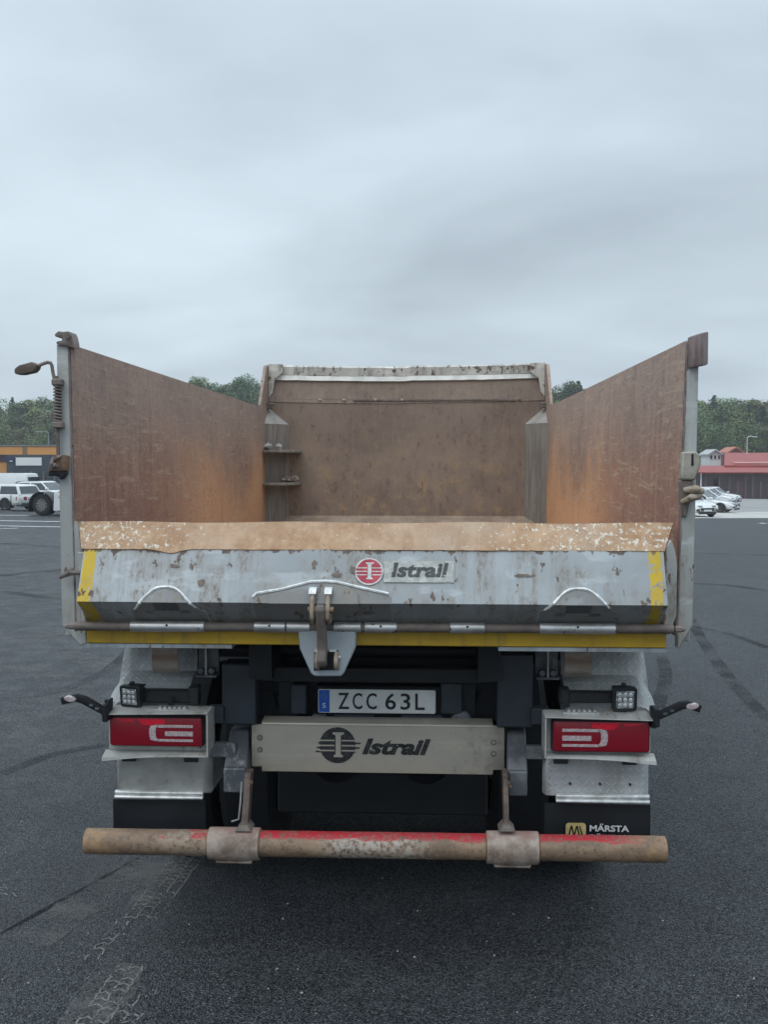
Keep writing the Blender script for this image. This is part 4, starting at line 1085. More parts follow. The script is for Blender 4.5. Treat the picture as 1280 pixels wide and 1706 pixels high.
def hump(px0, px1, pxl, pxr, pytop):
    Yh = -.11; x0, x1 = X(px0, Yh, 1040), X(px1, Yh, 1040); zb = 1.447; zt = Z(pytop, Yh, (px0 + px1) / 2); zs = Z(1018, Yh, px0)
    pts = [(x0, zb), (x1, zb), (x1 - .003, zs)]
    c = (x0 + x1) / 2; hw = (x1 - x0) / 2; N = 18
    for i in range(N + 1):
        k = 1 - 2 * i / N                               # +1 right .. -1 left
        prof_ = .5 * (1 + math.cos(math.pi * min(1, abs(k)) ** 1.35))
        pts.append((c + hw * .985 * k, zs + (zt - zs) * prof_ * (1 if abs(k) < 1 else 0) + 1e-4 * i))
    pts.append((x0 + .003, zs))
    out = []
    for p in pts:
        if not out or (abs(p[0] - out[-1][0]) + abs(p[1] - out[-1][1])) > 1e-3: out.append(p)
    o = folded('hinge_plate', out, .010, T, .001, mats=(M_LUG, M_RIM_EDGE))
    # worn upper rim of the plate, the light it catches painted in as white
    rim = [p for p in out if p[1] > zs + .006]; m = MB()
    m.tube([(p[0], ysurf(p[1]) - .011, p[1] + .001) for p in rim], [.0045 + .003 * abs(math.sin(i * 2.3)) for i in range(len(rim))], 6); m.done('worn_glint_rim', M_RIM_EDGE, o)
    for dx in (-.06, .06):
        cx, cz = c + dx * 1.15, 1.505; m = MB()
        m.poly([(cx + .024 * math.cos(a * .5236), ysurf(cz + .009 * math.sin(a * .5236)) - .0125, cz + .009 * math.sin(a * .5236)) for a in range(12)]); m.done('slot', M_ARM, o)
    m = MB(); z0_, z1_ = 1.512, 1.549; m.poly([(c - .05, ysurf(z0_) - .0128, z0_), (c + .05, ysurf(z0_) - .0128, z0_), (c + .05, ysurf(z1_) - .0128, z1_), (c - .05, ysurf(z1_) - .0128, z1_)]); m.done('painted_opening', M_RECESS, o)  # flat dark patch, the shade of the hole painted in its colour
    return o
hump(217, 343, 0, 0, 977)
hump(898, 1028, 0, 0, 980)
# wide latch plate in the middle, two layers
Yc = -.115
def XY(px, py): return at(px, py, Yc)
wide = [XY(424, 1041), XY(652, 1041), XY(652, 993), XY(648, 988), XY(600, 978), XY(562, 969.5), XY(544, 968), XY(518, 969), XY(470, 981), XY(430, 987), XY(424, 993)]
lpz = folded('latch_plate', [(x, max(z, 1.447)) for x, z in wide], .008, T, .001, mats=(M_LUG, M_RIM_EDGE))
m = MB(); m.tube([(x, ysurf(z) - .010, z + .001) for x, z in wide[3:11]], .006, 6); m.done('worn_glint_rim', M_RIM_EDGE, lpz)  # worn rim of the latch plate, its glint painted in as well
for px in (465, 615):
    cx, cz = at(px, 1020, -.09); m = MB(); m.poly([(cx + .026 * math.cos(a * .5236), ysurf(cz + .010 * math.sin(a * .5236)) - .0105, cz + .010 * math.sin(a * .5236)) for a in range(12)]); m.done('slot', M_ARM, lpz)
inner = [XY(448, 1041), XY(600, 1041), XY(598, 988), XY(582, 976), XY(560, 972), XY(520, 973), XY(452, 987)]
ip = folded('cover_plate', [(x, max(z, 1.447)) for x, z in inner], .007, lpz, .010, mats=(M_LUG, M_ROD))
# paint flaking blotches left by welding around the lugs
# clevis lugs
for px in (521.5, 547.5):
    xa = X(px - 3.6, -.16); xb = X(px + 3.6, -.16)
    m = MB(); m.prism([(-.14, Z(981, -.17)), (-.172, Z(984, -.17)), (-.196, Z(1000, -.19)), (-.208, Z(1015, -.20)), (-.206, Z(1032, -.20)), (-.165, Z(1041, -.16)), (-.02, Z(1041, -.16)), (-.09, 1.5)], 'x', xa, xb)
    o = m.done('clevis_lug', M_PALE_RUST, T, .004)
    m = MB(); m.prism([(-.145, Z(980, -.17)), (-.177, Z(983, -.17)), (-.186, Z(990, -.18)), (-.152, Z(986, -.17))], 'x', xa - .006, xb + .006); m.done('worn_cap', M_RIM_EDGE, o)
m = MB(); m.cyl((X(513, -.19), -.19, Z(1017, -.19)), (X(556, -.19), -.19, Z(1017, -.19)), .013, 12); m.done('clevis_pin', M_RUST, T)
# hook arm running down from the pin
xm = X(535, -.16)
arm = [(-.198, Z(1006, -.20)), (-.215, Z(1018, -.21)), (-.196, Z(1040, -.19)), (-.160, Z(1062, -.16)), (-.150, Z(1085, -.15)), (-.165, Z(1102, -.16)), (-.150, Z(1113, -.15)), (-.115, Z(1112, -.13)), (-.112, Z(1080, -.12)), (-.138, Z(1045, -.14)), (-.165, Z(1022, -.165))]
m = MB(); m.prism(arm, 'x', xm - .018, xm + .020); m.done('hook_arm', M_ROD, T, .006)
# hanging bracket below the hinge with the claw opening
Yb = -.085
br = [at(px, py, Yb) for px, py in ((497, 1051), (593, 1051), (593, 1078), (574, 1120), (569, 1127), (524, 1127), (518, 1122), (499, 1080))]
m = MB(); m.prism(br, 'y', Yb, Yb + .055); brk = m.done('latch_bracket', M_BRACKET, T, .005)
ow = [at(px, py, Yb) for px, py in ((524, 1086), (564, 1083), (565, 1116), (523, 1117))]
m = MB(); m.prism(ow, 'y', Yb - .003, Yb - .0008); m.done('painted_opening', M_DARK, brk)  # dark plate in place of a hole, standing for the shade inside
for a, b_ in ((524.5, 531), (556, 563)):
    m = MB(); pr = [(Yb - .004, Z(1085, Yb)), (Yb - .030, Z(1091, Yb)), (Yb - .042, Z(1100, Yb)), (Yb - .034, Z(1112, Yb)), (Yb - .004, Z(1117, Yb))]
    m.prism(pr, 'x', X(a, Yb - .03), X(b_, Yb - .03)); m.done('claw', M_PALE_RUST, brk, .003)
for px0, px1 in ((525, 533), (549, 561)):
    xa, za = at(px0, 1084, Yb); xb, _ = at(px1, 1084, Yb)
    m = MB(); m.box(xa, xb, Yb - .01, Yb - .001, za - .003, za + .006); m.done('shiny_edge', M_RIM_EDGE, brk)
m = MB(); xa, za = at(565, 1095, Yb); m.ball((xa, Yb - .004, za), .008); m.done('weld_drop', M_RIM_EDGE, brk)

# hinge rod and its bare sleeves
ry0 = -.068
zl, zr = Z(1043, ry0, 125), Z(1048, ry0, 1120)
def rodz(x): return zl + (zr - zl) * (x + 1.24) / 2.42
m = MB(); m.tube([(-1.236, ry0, rodz(-1.236)), (1.178, ry0, rodz(1.178))], .0185, 14); rod = m.done('hinge_rod', M_ROD, T)
for px0, px1 in ((218, 341), (424, 476), (478, 517), (556, 602), (608, 662), (750, 808), (899, 1026)):
    xa, xb = X(px0, ry0, 1043), X(px1, ry0, 1043)
    m = MB(); m.tube([(xa, ry0, rodz(xa)), (xb, ry0, rodz(xb))], .0225, 16); o = m.done('hinge_sleeve', M_SLEEVE, T, .002)
    if px1 - px0 > 50:
        xc = (xa + xb) / 2; m = MB(); m.ball((xc, ry0 - .020, rodz(xc) + .008), .005); m.done('grease_nipple', M_DARK, o)
for x in (-1.238, 1.185):
    m = MB(); m.cyl((x, ry0, rodz(x)), (x + math.copysign(.025, x), ry0, rodz(x)), .013, 6); m.ball((x + math.copysign(.03, x), ry0, rodz(x)), .011); m.done('rod_end_bolt', M_CAST, rod)

# yellow rear beam and the pale edges beneath it
m = MB(); m.box(-1.203, 1.160, -.03, .10, 1.362, 1.424); m.done('rear_beam', M_YELLOW, T, .004)
for a, b_ in ((-1.203, -.60), (.49, 1.165)): solid('beam_edge', M_BRACKET, T, a, b_, -.022, .09, 1.344, 1.3605)
# scuffed steps on the beam ends
# --- print on the tailgate
gn = Vector((0, -(1.757 - 1.552), .093)).normalized(); gv = Vector((0, .093, 1.757 - 1.552)).normalized()
gframe = (Vector((0, -.155, 1.552)), Vector((1, 0, 0)), gv, gn)
def gv_of(py): return (Z(py, -.09, 620) - 1.552) / gv.z
def gu_of(px): return X(px, -.09, 950)
m = MB(); m.poly(flat(gframe, rect_pts(gu_of(640), gu_of(757), gv_of(969), gv_of(935)), .004)); m.done('sticker', M_DECAL, gate)
cc = (gu_of(615.5), gv_of(952)); rad = gu_of(637) - gu_of(615.5)
m = MB(); m.poly(flat(gframe, disc_pts(cc, rad * 1.1), .0045)); m.done('emblem_ring', M_WORN_WHITE, gate)
m = MB(); m.poly(flat(gframe, disc_pts(cc, rad * .98), .0055)); emb = m.done('emblem', M_WORN_RED, gate)
def emblem_marks(frame, c, r, mat, parent, lift, ext=1.0):
    def serif_i(k): return [(-.20 * k, -.66), (.28 * k, -.66), (.28 * k, -.55), (.17 * k, -.50), (.17 * k, .55), (.34 * k, .62), (.34 * k, .72), (-.26 * k, .72), (-.26 * k, .62), (-.10 * k, .55), (-.10 * k, -.50), (-.20 * k, -.55)]
    m = MB(); m.poly(flat(frame, [(c[0] + a * r, c[1] + b_ * r) for a, b_ in serif_i(1.05)], lift)); m.done('letter', mat, parent)
    for v in (.26, -.02, -.30):
        for s in (-1, 1):
            a, b_ = (.22, ext) if s > 0 else (-ext, -.16)
            m = MB(); m.poly(flat(frame, [(c[0] + p * r, c[1] + q * r) for p, q in rect_pts(a, b_, v - .035, v + .045)], lift)); m.done('stripe', mat, parent)
emblem_marks(gframe, cc, rad, M_WORN_WHITE, emb, .0065, 1.0)
lettering('lettering', 'Istrail', gframe, gu_of(652), gu_of(748), gv_of(961), gv_of(938), M_WORN_INK, gate, .035, .16, .0055)
rr = random.Random(4)
for (cx, cy, w_, h_) in ((562, 954, 13, 12), (548, 930, 22, 5), (525, 944, 6, 10), (730, 955, 12, 6), (338, 971, 6.5, 7), (876, 957, 18, 3), (291, 944, 10, 3), (588, 951, 7, 12)):
    pts = []
    for k in range(14):
        a = k * 2 * math.pi / 14; f = rr.uniform(.65, 1.15)
        pts.append((gu_of(cx + w_ * math.cos(a) * f), gv_of(cy + h_ * math.sin(a) * f)))
    m = MB(); m.poly(flat(gframe, pts, .0032 if cx != 588 else .0075)); m.done('smudge', M_SMUDGE, gate)

# --- headboard
def sag(x): return -.020 * (1 - ((x + .03) / 1.25) ** 2) - (.006 if x < 0 else 0)
def xrun(name, profile, mat, parent, x0=-1.262, x1=1.205, n=40, useSag=True, wob=0.0, seed=1):
    m = MB(); rr = random.Random(seed); rings = []
    for i in range(n + 1):
        x = x0 + (x1 - x0) * i / n
        rings.append([(x, y, z + (sag(x) if useSag else 0) + rr.uniform(-wob, wob)) for y, z in profile])
    return m.loft(rings) and m.done(name, mat, parent, angle=25)
head = xrun('headboard', [(YF, 1.60), (YF + .05, 1.60), (YF + .05, 2.68), (YF, 2.68)], M_FRONT, T, useSag=False)
xrun('upper_panel', [(YF - .006, 2.665), (YF + .055, 2.69), (YF + .10, 2.90), (YF + .05, 2.90)], M_FRONT, head)
xrun('lower_flange', [(YF + .035, 2.862), (YF + .02, 2.866), (YF + .05, 2.910), (YF + .09, 2.905)], simple('pale_flange_paint', (0.60, 0.575, 0.53), .5, 0, .16, 8), head, wob=.002)
xrun('top_flange', [(YF + .048, 2.912), (YF + .04, 2.985), (YF + .06, 3.000), (YF + .12, 2.998), (YF + .12, 2.912)], M_HEAD, head, wob=.0015, seed=3)
for xa, xb in ((-1.262, -1.155), (1.095, 1.205)):
    m = MB(); xm_ = (xa + xb) / 2; xo, xi = (xa, xb) if xm_ < 0 else (xb, xa)
    m.prism([(xo, 2.69), (xo, 2.998), (xi - math.copysign(.02, xm_), 2.992), (xi - math.copysign(.02, xm_), 2.915), (xo - math.copysign(.055, xm_), 2.86), (xo - math.copysign(.035, xm_), 2.74)], 'y', YF - .012, YF + .03); m.done('corner_gusset', M_HEAD, head, .003)
for xa, xb in ((-1.290, -1.264), (1.208, 1.234)):
    m = MB(); m.prism([(YF + .03, 2.99), (YF + .03, 2.56), (4.62, 2.56), (4.60, 2.61), (4.70, 2.73), (4.90, 2.97)], 'x', xa, xb); m.done('side_wing', M_WALL_R if xa > 0 else M_WALL_L, head, .003)
for x in (-.80, -.58, -.30, -.06, .30, .52, .98): 
    m = MB(); m.ball((x, YF - .006, 2.672), .018, (1, .4, .7)); m.done('weld_spot', M_PALE_RUST if x < 0 else M_ROD, head)
xrun('weld_line', [(YF - .010, 2.660), (YF - .012, 2.672), (YF, 2.676), (YF, 2.656)], M_ROD, head, -.5, .95, 60, False, .003, 9)
# lumps on the corners where the side walls hook in
for x in (-1.25, 1.19):
    m = MB(); m.box(x - .03, x + .03, 4.90, 4.96, 2.59, 2.625); m.cyl((x - .035, 4.91, 2.628), (x + .045, 4.91, 2.632), .014, 8); m.done('corner_latch', M_ROD, head, .006)
# chamfered corner columns with sloping caps
M_COLUMN = m_grey = None
def m_column():
    t = NT('grey_brown_column'); s = t.noise(6, 5, .6, stretch=(5, 5, .4)); n = t.noise(5, 5, .6)
    c = t.mix(t.ss(s, .35, .68), (0.185, 0.155, 0.132), (0.275, 0.245, 0.215)); c = t.mix(t.mul(t.ss(n, .5, .7), .4), c, (0.15, 0.115, 0.09))
    return t.fin(c, .7)
M_COLUMN = m_column()
for s, xo, xi in ((-1, -1.266, -1.078), (1, 1.208, 1.030)):
    m = MB(); m.loft([[(xo, 4.74, z), (xi, YF - .002, z), (xo, YF - .002, z)] for z in (1.55, 2.452)]); cpost = m.done('corner_column', M_COLUMN, T)
    m = MB(); V = [(xo, 4.735, 2.453), (xi, YF - .003, 2.453), (xo, YF - .003, 2.453), (xo, YF - .003, 2.606)]; vv = [m.bm.verts.new(p) for p in V]
    for f in ((0, 1, 3), (0, 2, 1), (1, 2, 3), (0, 3, 2)): m.face([vv[i] for i in f])
    m.done('sloping_cap', simple('dusty_cap_steel', (0.33, 0.30, 0.27), .6, 0, .2, 8), cpost)
def step(z):
    pts = [(-1.262, 4.62), (-1.20, 4.61), (-1.12, 4.63), (-1.04, 4.68), (-.985, 4.77), (-.962, 4.88), (-.965, YF - .002), (-1.268, YF - .002)]
    m = MB(); m.prism(pts, 'z', z - .024, z); return m.done('corner_step', M_COLUMN, T, .004)
for zz in (2.222, 1.937): step(zz)
ORIGIN[0] = Vector((0, 0, 0))
def clod(loc, s, mat, label, seed):
    rr = random.Random(seed); m = MB(); ORIGIN[0] = Vector(loc)
    for k in range(4): m.ball(Vector(loc) + Vector((rr.uniform(-1, 1) * s, rr.uniform(-.5, .5) * s, s * rr.uniform(.35, .6))), s * rr.uniform(.4, .75), (1, 1, rr.uniform(.6, 1.1)), 8)
    for v in m.bm.verts: v.co += Vector((rr.uniform(-1, 1), rr.uniform(-1, 1), rr.uniform(-1, 1))) * s * .12
    for v in m.bm.verts: v.co.z = max(v.co.z, loc[2] + .001)
    o = m.done('asphalt_clod', mat); ORIGIN[0] = Vector((0, 0, 0)); return tag(o, label, 'clod')
clod((-1.19, 4.76, 2.2225), .055, simple('pale_dry_clod', (0.40, 0.38, 0.35), .9, 0, .3, 20), 'pale dried clod lying on the upper corner step inside the truck bed', 3)
clod((-1.06, 4.80, 1.9375), .06, simple('brown_dry_clod', (0.24, 0.19, 0.16), .9, 0, .3, 20), 'brown lump lying on the lower corner step inside the truck bed', 4)
ORIGIN[0] = T0

# --- fittings on the left rear post
def P2(u, v, Y=-.01): return at(20 + u / 9.475, 540 + v / 9.475, Y)
jaw = [P2(*q) for q in ((690, 170), (750, 118), (830, 130), (900, 120), (945, 135), (968, 195), (990, 290), (1000, 385), (880, 350), (750, 340), (708, 300), (740, 275), (808, 268), (803, 218), (740, 212), (700, 205))]
m = MB(); m.prism(jaw, 'y', -.03, .045); m.done('jaw_hook', M_CAST, lpost, .009, seg=2)
cx_j, cz_j = P2(915, 200); m = MB(); m.cyl((cx_j, -.045, cz_j), (cx_j, -.02, cz_j), .012, 10); m.done('jaw_pin', M_ROD, lpost)
rodp = [P2(*q) for q in ((450, 665), (520, 635), (590, 612), (640, 622), (662, 665), (672, 740), (688, 820), (705, 890))]
m = MB(); m.tube([(x, -.035, z) for x, z in rodp], .0075, 8); lev = m.done('release_lever', M_CAST, lpost)
hp = [P2(*q) for q in ((112, 720), (180, 668), (380, 612), (420, 640), (462, 665), (445, 720), (400, 770), (230, 808), (125, 808), (108, 770))]
m = MB(); m.prism(hp, 'y', -.062, -.008); m.done('lever_grip', M_PALE_RUST if False else simple('brown_rusty_grip', (0.13, 0.095, 0.075), .6, 0, .3, 20), lev, .012, seg=2)
coil = []; sx0, sz0 = P2(745, 905); sx1, sz1 = P2(755, 1640); N = 15 * 14
for i in range(N + 1):
    k = i / N; a = k * 15 * 2 * math.pi
    coil.append((sx0 + (sx1 - sx0) * k + .0135 * math.cos(a), -.035 + .0135 * math.sin(a), sz0 + (sz1 - sz0) * k))
m = MB(); m.tube(coil, .0042, 6); m.done('coil_spring', M_CAST, lpost)
m = MB(); m.tube([(sx0 - .003, -.035, sz0 + .02), (sx1, -.035, sz1 - .12)], .008, 8); m.done('spring_rod', M_ROD, lpost)
for (u, v) in ((745, 930), (755, 1600)):
    x, z = P2(u, v); m = MB(); m.box(x - .018, x + .022, -.055, -.012, z - .012, z + .014); m.done('spring_stop', M_CAST, lpost, .004)
def P3(u, v, Y=-.03): return at(60 + u / 9.475, 700 + v / 9.475, Y)
lump = [P3(*q) for q in ((272, 575), (330, 545), (400, 560), (430, 545), (505, 560), (500, 800), (350, 800), (215, 805), (240, 720))]
m = MB(); m.prism(lump, 'y', -.05, .03); lat = m.done('side_latch', M_RUST, lpost, .012, seg=2)
pin = [P3(*q) for q in ((208, 800), (400, 775), (480, 800), (485, 855), (420, 935), (385, 935), (360, 880), (205, 880))]
m = MB(); m.prism(pin, 'y', -.045, .02); m.done('latch_block', M_DARK, lat, .006)
m = MB()
for (u0, v0, u1, v1, r_) in ((300, 590, 275, 780, .009), (330, 620, 420, 560, .008), (300, 690, 370, 740, .010)):
    xa, za = P3(u0, v0); xb, zb = P3(u1, v1); m.tube([(xa, -.052, za), ((xa + xb) / 2, -.058, (za + zb) / 2), (xb, -.05, zb)], [r_ * .7, r_, r_ * .6], 7)
m.done('latch_knob', M_CAST, lat)
m = MB(); x0, z0 = at(101, 961, -.04); x1, z1_ = at(118, 953, -.05); x2, z2_ = at(137, 955, -.06)
m.tube([(x0, -.05, z0), (x1, -.06, z1_), (x2, -.055, z2_)], [.009, .014, .006], 8); m.ball((x1, -.055, z1_ + .005), .016); m.done('side_clip', M_ROD, lpost)
# --- fittings on the right rear post
def rot_block(name, cx, cy, w, d, ang, z0, z1, mat, parent, slope=0.0, bev=.008):
    m = MB(); c, s = math.cos(R(ang)), math.sin(R(ang)); pts = [(-w / 2, -d / 2), (w / 2, -d / 2), (w / 2, d / 2), (-w / 2, d / 2)]
    q = [(cx + a * c - b_ * s, cy + a * s + b_ * c) for a, b_ in pts]
    m.loft([[(x, y, z0 + slope * (x - cx) * .6) for x, y in q], [(x, y, z1 + slope * (x - cx)) for x, y in q]])
    return m.done(name, mat, parent, bev, seg=2)
def m_hbox():
    t = NT('brown_hinge_box'); s = t.noise(9, 5, .6, stretch=(4, 4, .4)); n = t.noise(7, 5, .6)
    c = t.mix(t.ss(s, .35, .65), (0.12, 0.082, 0.078), (0.26, 0.195, 0.19)); c = t.mix(t.mul(t.ss(n, .5, .65), .4), c, (0.3, 0.26, 0.25))
    return t.fin(c, .6)
xc = (X(1147, -.02, 580) + X(1180, -.02, 580)) / 2
rot_block('pivot_box', xc, -.02, .058, .06, 38, Z(611, -.02, 1160), Z(557, -.02, 1160), m_hbox(), rpost, .28)
lb = [at(*q, -.03) for q in ((1137, 753), (1160, 752), (1166, 760), (1166, 778), (1158, 800), (1134, 799))]
m = MB(); m.prism(lb, 'y', -.045, .0); lr = m.done('side_latch', simple('pale_scuffed_latch', (0.34, 0.31, 0.26), .6, 0, .3, 16), rpost, .006)
sl = [at(*q, -.05) for q in ((1153.5, 756), (1156.5, 756), (1157, 775), (1153, 776))]
m = MB(); m.prism(sl, 'y', -.0475, -.0458); m.done('slot', M_DARK, lr)
dk = [at(*q, -.03) for q in ((1133, 800), (1156, 800), (1156, 815), (1150, 838), (1144, 862), (1138, 862), (1134, 836))]
m = MB(); m.prism(dk, 'y', -.035, -.002); m.done('latch_guide', M_ROD, rpost, .005)
for (a, b_, r0) in (((1143, 816), (1172, 819), .015), ((1139, 836), (1168, 826), .014)):
    x0, z0 = at(*a, -.06); x1, z1_ = at(*b_, -.06); mx, mz = (x0 + x1) / 2, (z0 + z1_) / 2 + .006
    m = MB(); m.tube([(x0, -.04, z0), (mx, -.075, mz), (x1, -.06, z1_)], [r0 * .6, r0 * 1.15, r0 * .8], 10); m.ball((mx, -.075, mz), r0 * 1.2, (1.3, 1, .9)); m.done('latch_knuckle', M_PALE_RUST, rpost)

# --- chassis under the body
for s in (-1, 1):
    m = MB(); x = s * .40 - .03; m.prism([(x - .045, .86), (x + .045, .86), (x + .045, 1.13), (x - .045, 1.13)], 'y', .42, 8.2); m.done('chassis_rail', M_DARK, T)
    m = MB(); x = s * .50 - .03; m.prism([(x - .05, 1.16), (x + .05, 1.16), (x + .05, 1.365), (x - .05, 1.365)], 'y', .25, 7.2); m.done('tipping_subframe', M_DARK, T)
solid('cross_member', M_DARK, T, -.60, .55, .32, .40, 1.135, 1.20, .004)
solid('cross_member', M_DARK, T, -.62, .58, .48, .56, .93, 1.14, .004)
solid('gap_light_block', M_DARK, T, -.47, .42, .62, .68, 1.12, 1.369)  # plate added to block pale light showing through the frame gap
m = MB(); m.prism([(.95, .92), (1.02, .94), (1.00, .36), (.90, .34)], 'x', -.56, .50); m.done('added_dark_plate', M_DARK, T, .01)  # invented plate, added to hide the too bright ground under the truck
for s_ in (-1, 1):
    m = MB(); m.tube([(s_ * .22 - .03, .80, .66), (s_ * .22 - .03, .80, .66001), (s_ * .22 - .03, 1.0, .66)], .13, 20); m.done('added_air_tank', M_DARK, T)  # tanks added to darken the space under the truck
m = MB(); m.cyl((-.90, .55, 1.235), (.84, .55, 1.235), .035, 16); m.done('tipping_shaft', M_DARK, T)
m = MB(); m.cyl((-.5, .40, 1.165), (.46, .40, 1.165), .022, 12); m.done('cross_tube', M_DARK2, T)
def fpx(name, px0, px1, py0, py1, y0, y1, mat, parent=T, bev=.004, label=None):
    x0, z1_ = at(px0, py0, y0); x1, z0_ = at(px1, py1, y0); m = MB(); m.box(min(x0, x1), max(x0, x1), y0, y1, min(z0_, z1_), max(z0_, z1_)); return m.done(name, mat, parent, bev, label)
fpx('suspension_box', 369, 426, 1106, 1208, .27, .40, M_DARK2, bev=.006)
fpx('suspension_box', 829, 888, 1090, 1213, .27, .40, M_DARK2, bev=.006)
fpx('lamp_bracket', 485, 510, 1141, 1190, .36, .44, M_DARK2); fpx('lamp_bracket', 735, 770, 1138, 1190, .36, .44, M_DARK2)
fpx('plate_backing', 527, 762, 1142, 1198, .40, .47, M_DARK)
fpx('plate_lamp', 520, 543, 1191, 1198, .355, .40, M_ARM); fpx('plate_lamp', 556, 624, 1190, 1199, .36, .40, M_DARK2); fpx('plate_lamp', 668, 737, 1191, 1201, .36, .40, M_DARK2)
m = MB(); pts = [at(*q, .36) for q in ((750, 1201), (756, 1191), (772, 1186), (778, 1186), (788, 1202))]; m.prism(pts, 'y', .36, .42); m.done('tow_eye', M_ARM, T, .004)
# air hoses looping behind the plate
for px, py, w_, d_ in ((452, 1150, 26, 30), (462, 1158, 40, 22), (795, 1160, -22, 34), (800, 1150, -36, 26)):
    pts = []
    for i in range(13):
        k = i / 12; x, z = at(px + w_ * k, py + d_ * math.sin(math.pi * k) + 6 * k, .44); pts.append((x, .44 + .03 * math.sin(3 * k), z))
    m = MB(); m.tube(pts, .0085, 7); m.done('air_hose', M_RUBBER, T)
# number plate
x0, z1_ = at(530, 1148, .352); x1, z0_ = at(726, 1189.5, .352)
m = MB(); m.prism(round_rect(x0, x1, z0_, z1_, .008), 'y', .352, .356); plate = m.done('number_plate', M_WHITE, T, .001)
pfr = (Vector((0, .352, 0)), Vector((1, 0, 0)), Vector((0, 0, 1)), Vector((0, -1, 0)))
W_ = x1 - x0; H_ = z1_ - z0_
m = MB(); m.poly(flat(pfr, rect_pts(x0 + .003, x0 + W_ * .098, z0_ + .003, z1_ - .003), .0012)); band = m.done('blue_band', M_BLUE, plate)
lettering('letter', 'S', pfr, x0 + W_ * .038, x0 + W_ * .066, z0_ + H_ * .2, z0_ + H_ * .42, M_WHITE, band, .01, 0, .002)
for k in range(8):
    a = k * math.pi / 4; m = MB(); c = (x0 + W_ * .05 + .011 * math.cos(a), z0_ + H_ * .70 + .011 * math.sin(a)); m.poly(flat(pfr, disc_pts(c, .0016, 6), .002)); m.done('band_star', simple('dull_star', (.35, .33, .12)) if k == 0 else bpy.data.materials['dull_star'], band)
for ch, a, b_ in (('Z', 563.5, 582), ('C', 587.5, 604), ('C', 610.5, 628), ('6', 642, 660), ('3', 667.5, 684), ('L', 692, 708)):
    lettering('letter', ch, pfr, X(a, .352, 1168), X(b_, .352, 1168), z0_ + H_ * .16, z0_ + H_ * .86, M_INK, plate, .012, 0, .0015)
rim_ = [(x0 + .004, z0_ + .004), (x1 - .004, z0_ + .004), (x1 - .004, z1_ - .004), (x0 + .004, z1_ - .004), (x0 + .004, z0_ + .004)]
m = MB(); m.tube([(x, .352, z) for x, z in rim_], .0013, 5); m.done('plate_border', M_WHITE, plate)

# stainless panel with the maker's logo
Yp = .285
pp = [at(*q, Yp) for q in ((419, 1207), (436, 1207), (824, 1209), (841, 1212), (841, 1283), (822, 1283), (822, 1291), (436, 1285), (436, 1277), (419, 1277))]
m = MB(); m.prism(pp, 'y', Yp, Yp + .012); panel = m.done('logo_panel', M_PANEL, T, .002)
xa, za = at(436, 1207, Yp); xb, zb = at(822, 1207.5, Yp)
m = MB(); m.prism([(Yp - .004, za + .001), (Yp - .002, za + .010), (Yp + .07, za + .022), (Yp + .07, za + .016), (Yp + .012, za + .001)], 'x', xa, xb); m.done('folded_edge', M_PANEL, panel, .001)
for (px, py) in ((433, 1229), (433, 1249), (823, 1237), (823, 1256)):
    x, z = at(px, py, Yp); m = MB(); m.cyl((x, Yp - .006, z), (x, Yp - .0004, z), .007, 6); o = m.done('bolt', M_ALU, panel, .002)
    m = MB(); m.poly([(x + .0135 * math.cos(a * .35), Yp - .0008, z + .0135 * math.sin(a * .35)) for a in range(18)]); m.done('washer', simple('grey_washer', (0.17, 0.155, 0.13), .5, .3) if 'grey_washer' not in bpy.data.materials else bpy.data.materials['grey_washer'], o)
sfr = (Vector((0, Yp, 0)), Vector((1, 0, 0)), Vector((0, 0, 1)), Vector((0, -1, 0)))
cc = at(562.5, 1241.5, Yp); rad = X(593, Yp) - X(562.5, Yp)
m = MB(); m.poly(flat(sfr, disc_pts(cc, rad), .001)); logo = m.done('logo_disc', M_PANEL_INK, panel)
for v, e0_, e1_ in ((.12, 1.06, 1.28), (-.14, 1.14, 1.22), (-.36, 1.2, 1.0)):      # the black bars that run out past the disc
    m = MB(); m.poly(flat(sfr, [(cc[0] + p * rad, cc[1] + q * rad) for p, q in rect_pts(-e0_, e1_, v - .045, v + .045)], .0013)); m.done('logo_bar', M_PANEL_INK, logo)
emblem_marks(sfr, cc, rad, M_PANEL, logo, .002, 1.0)
lettering('lettering', 'Istrail', sfr, X(603, Yp), X(719, Yp), Z(1257.5, Yp), Z(1230.5, Yp), M_PANEL_INK, panel, .045, .28, .0013)

M_HANGER = m_rod('brown_hanger_steel', (0.075, 0.055, 0.045), (0.15, 0.108, 0.085))
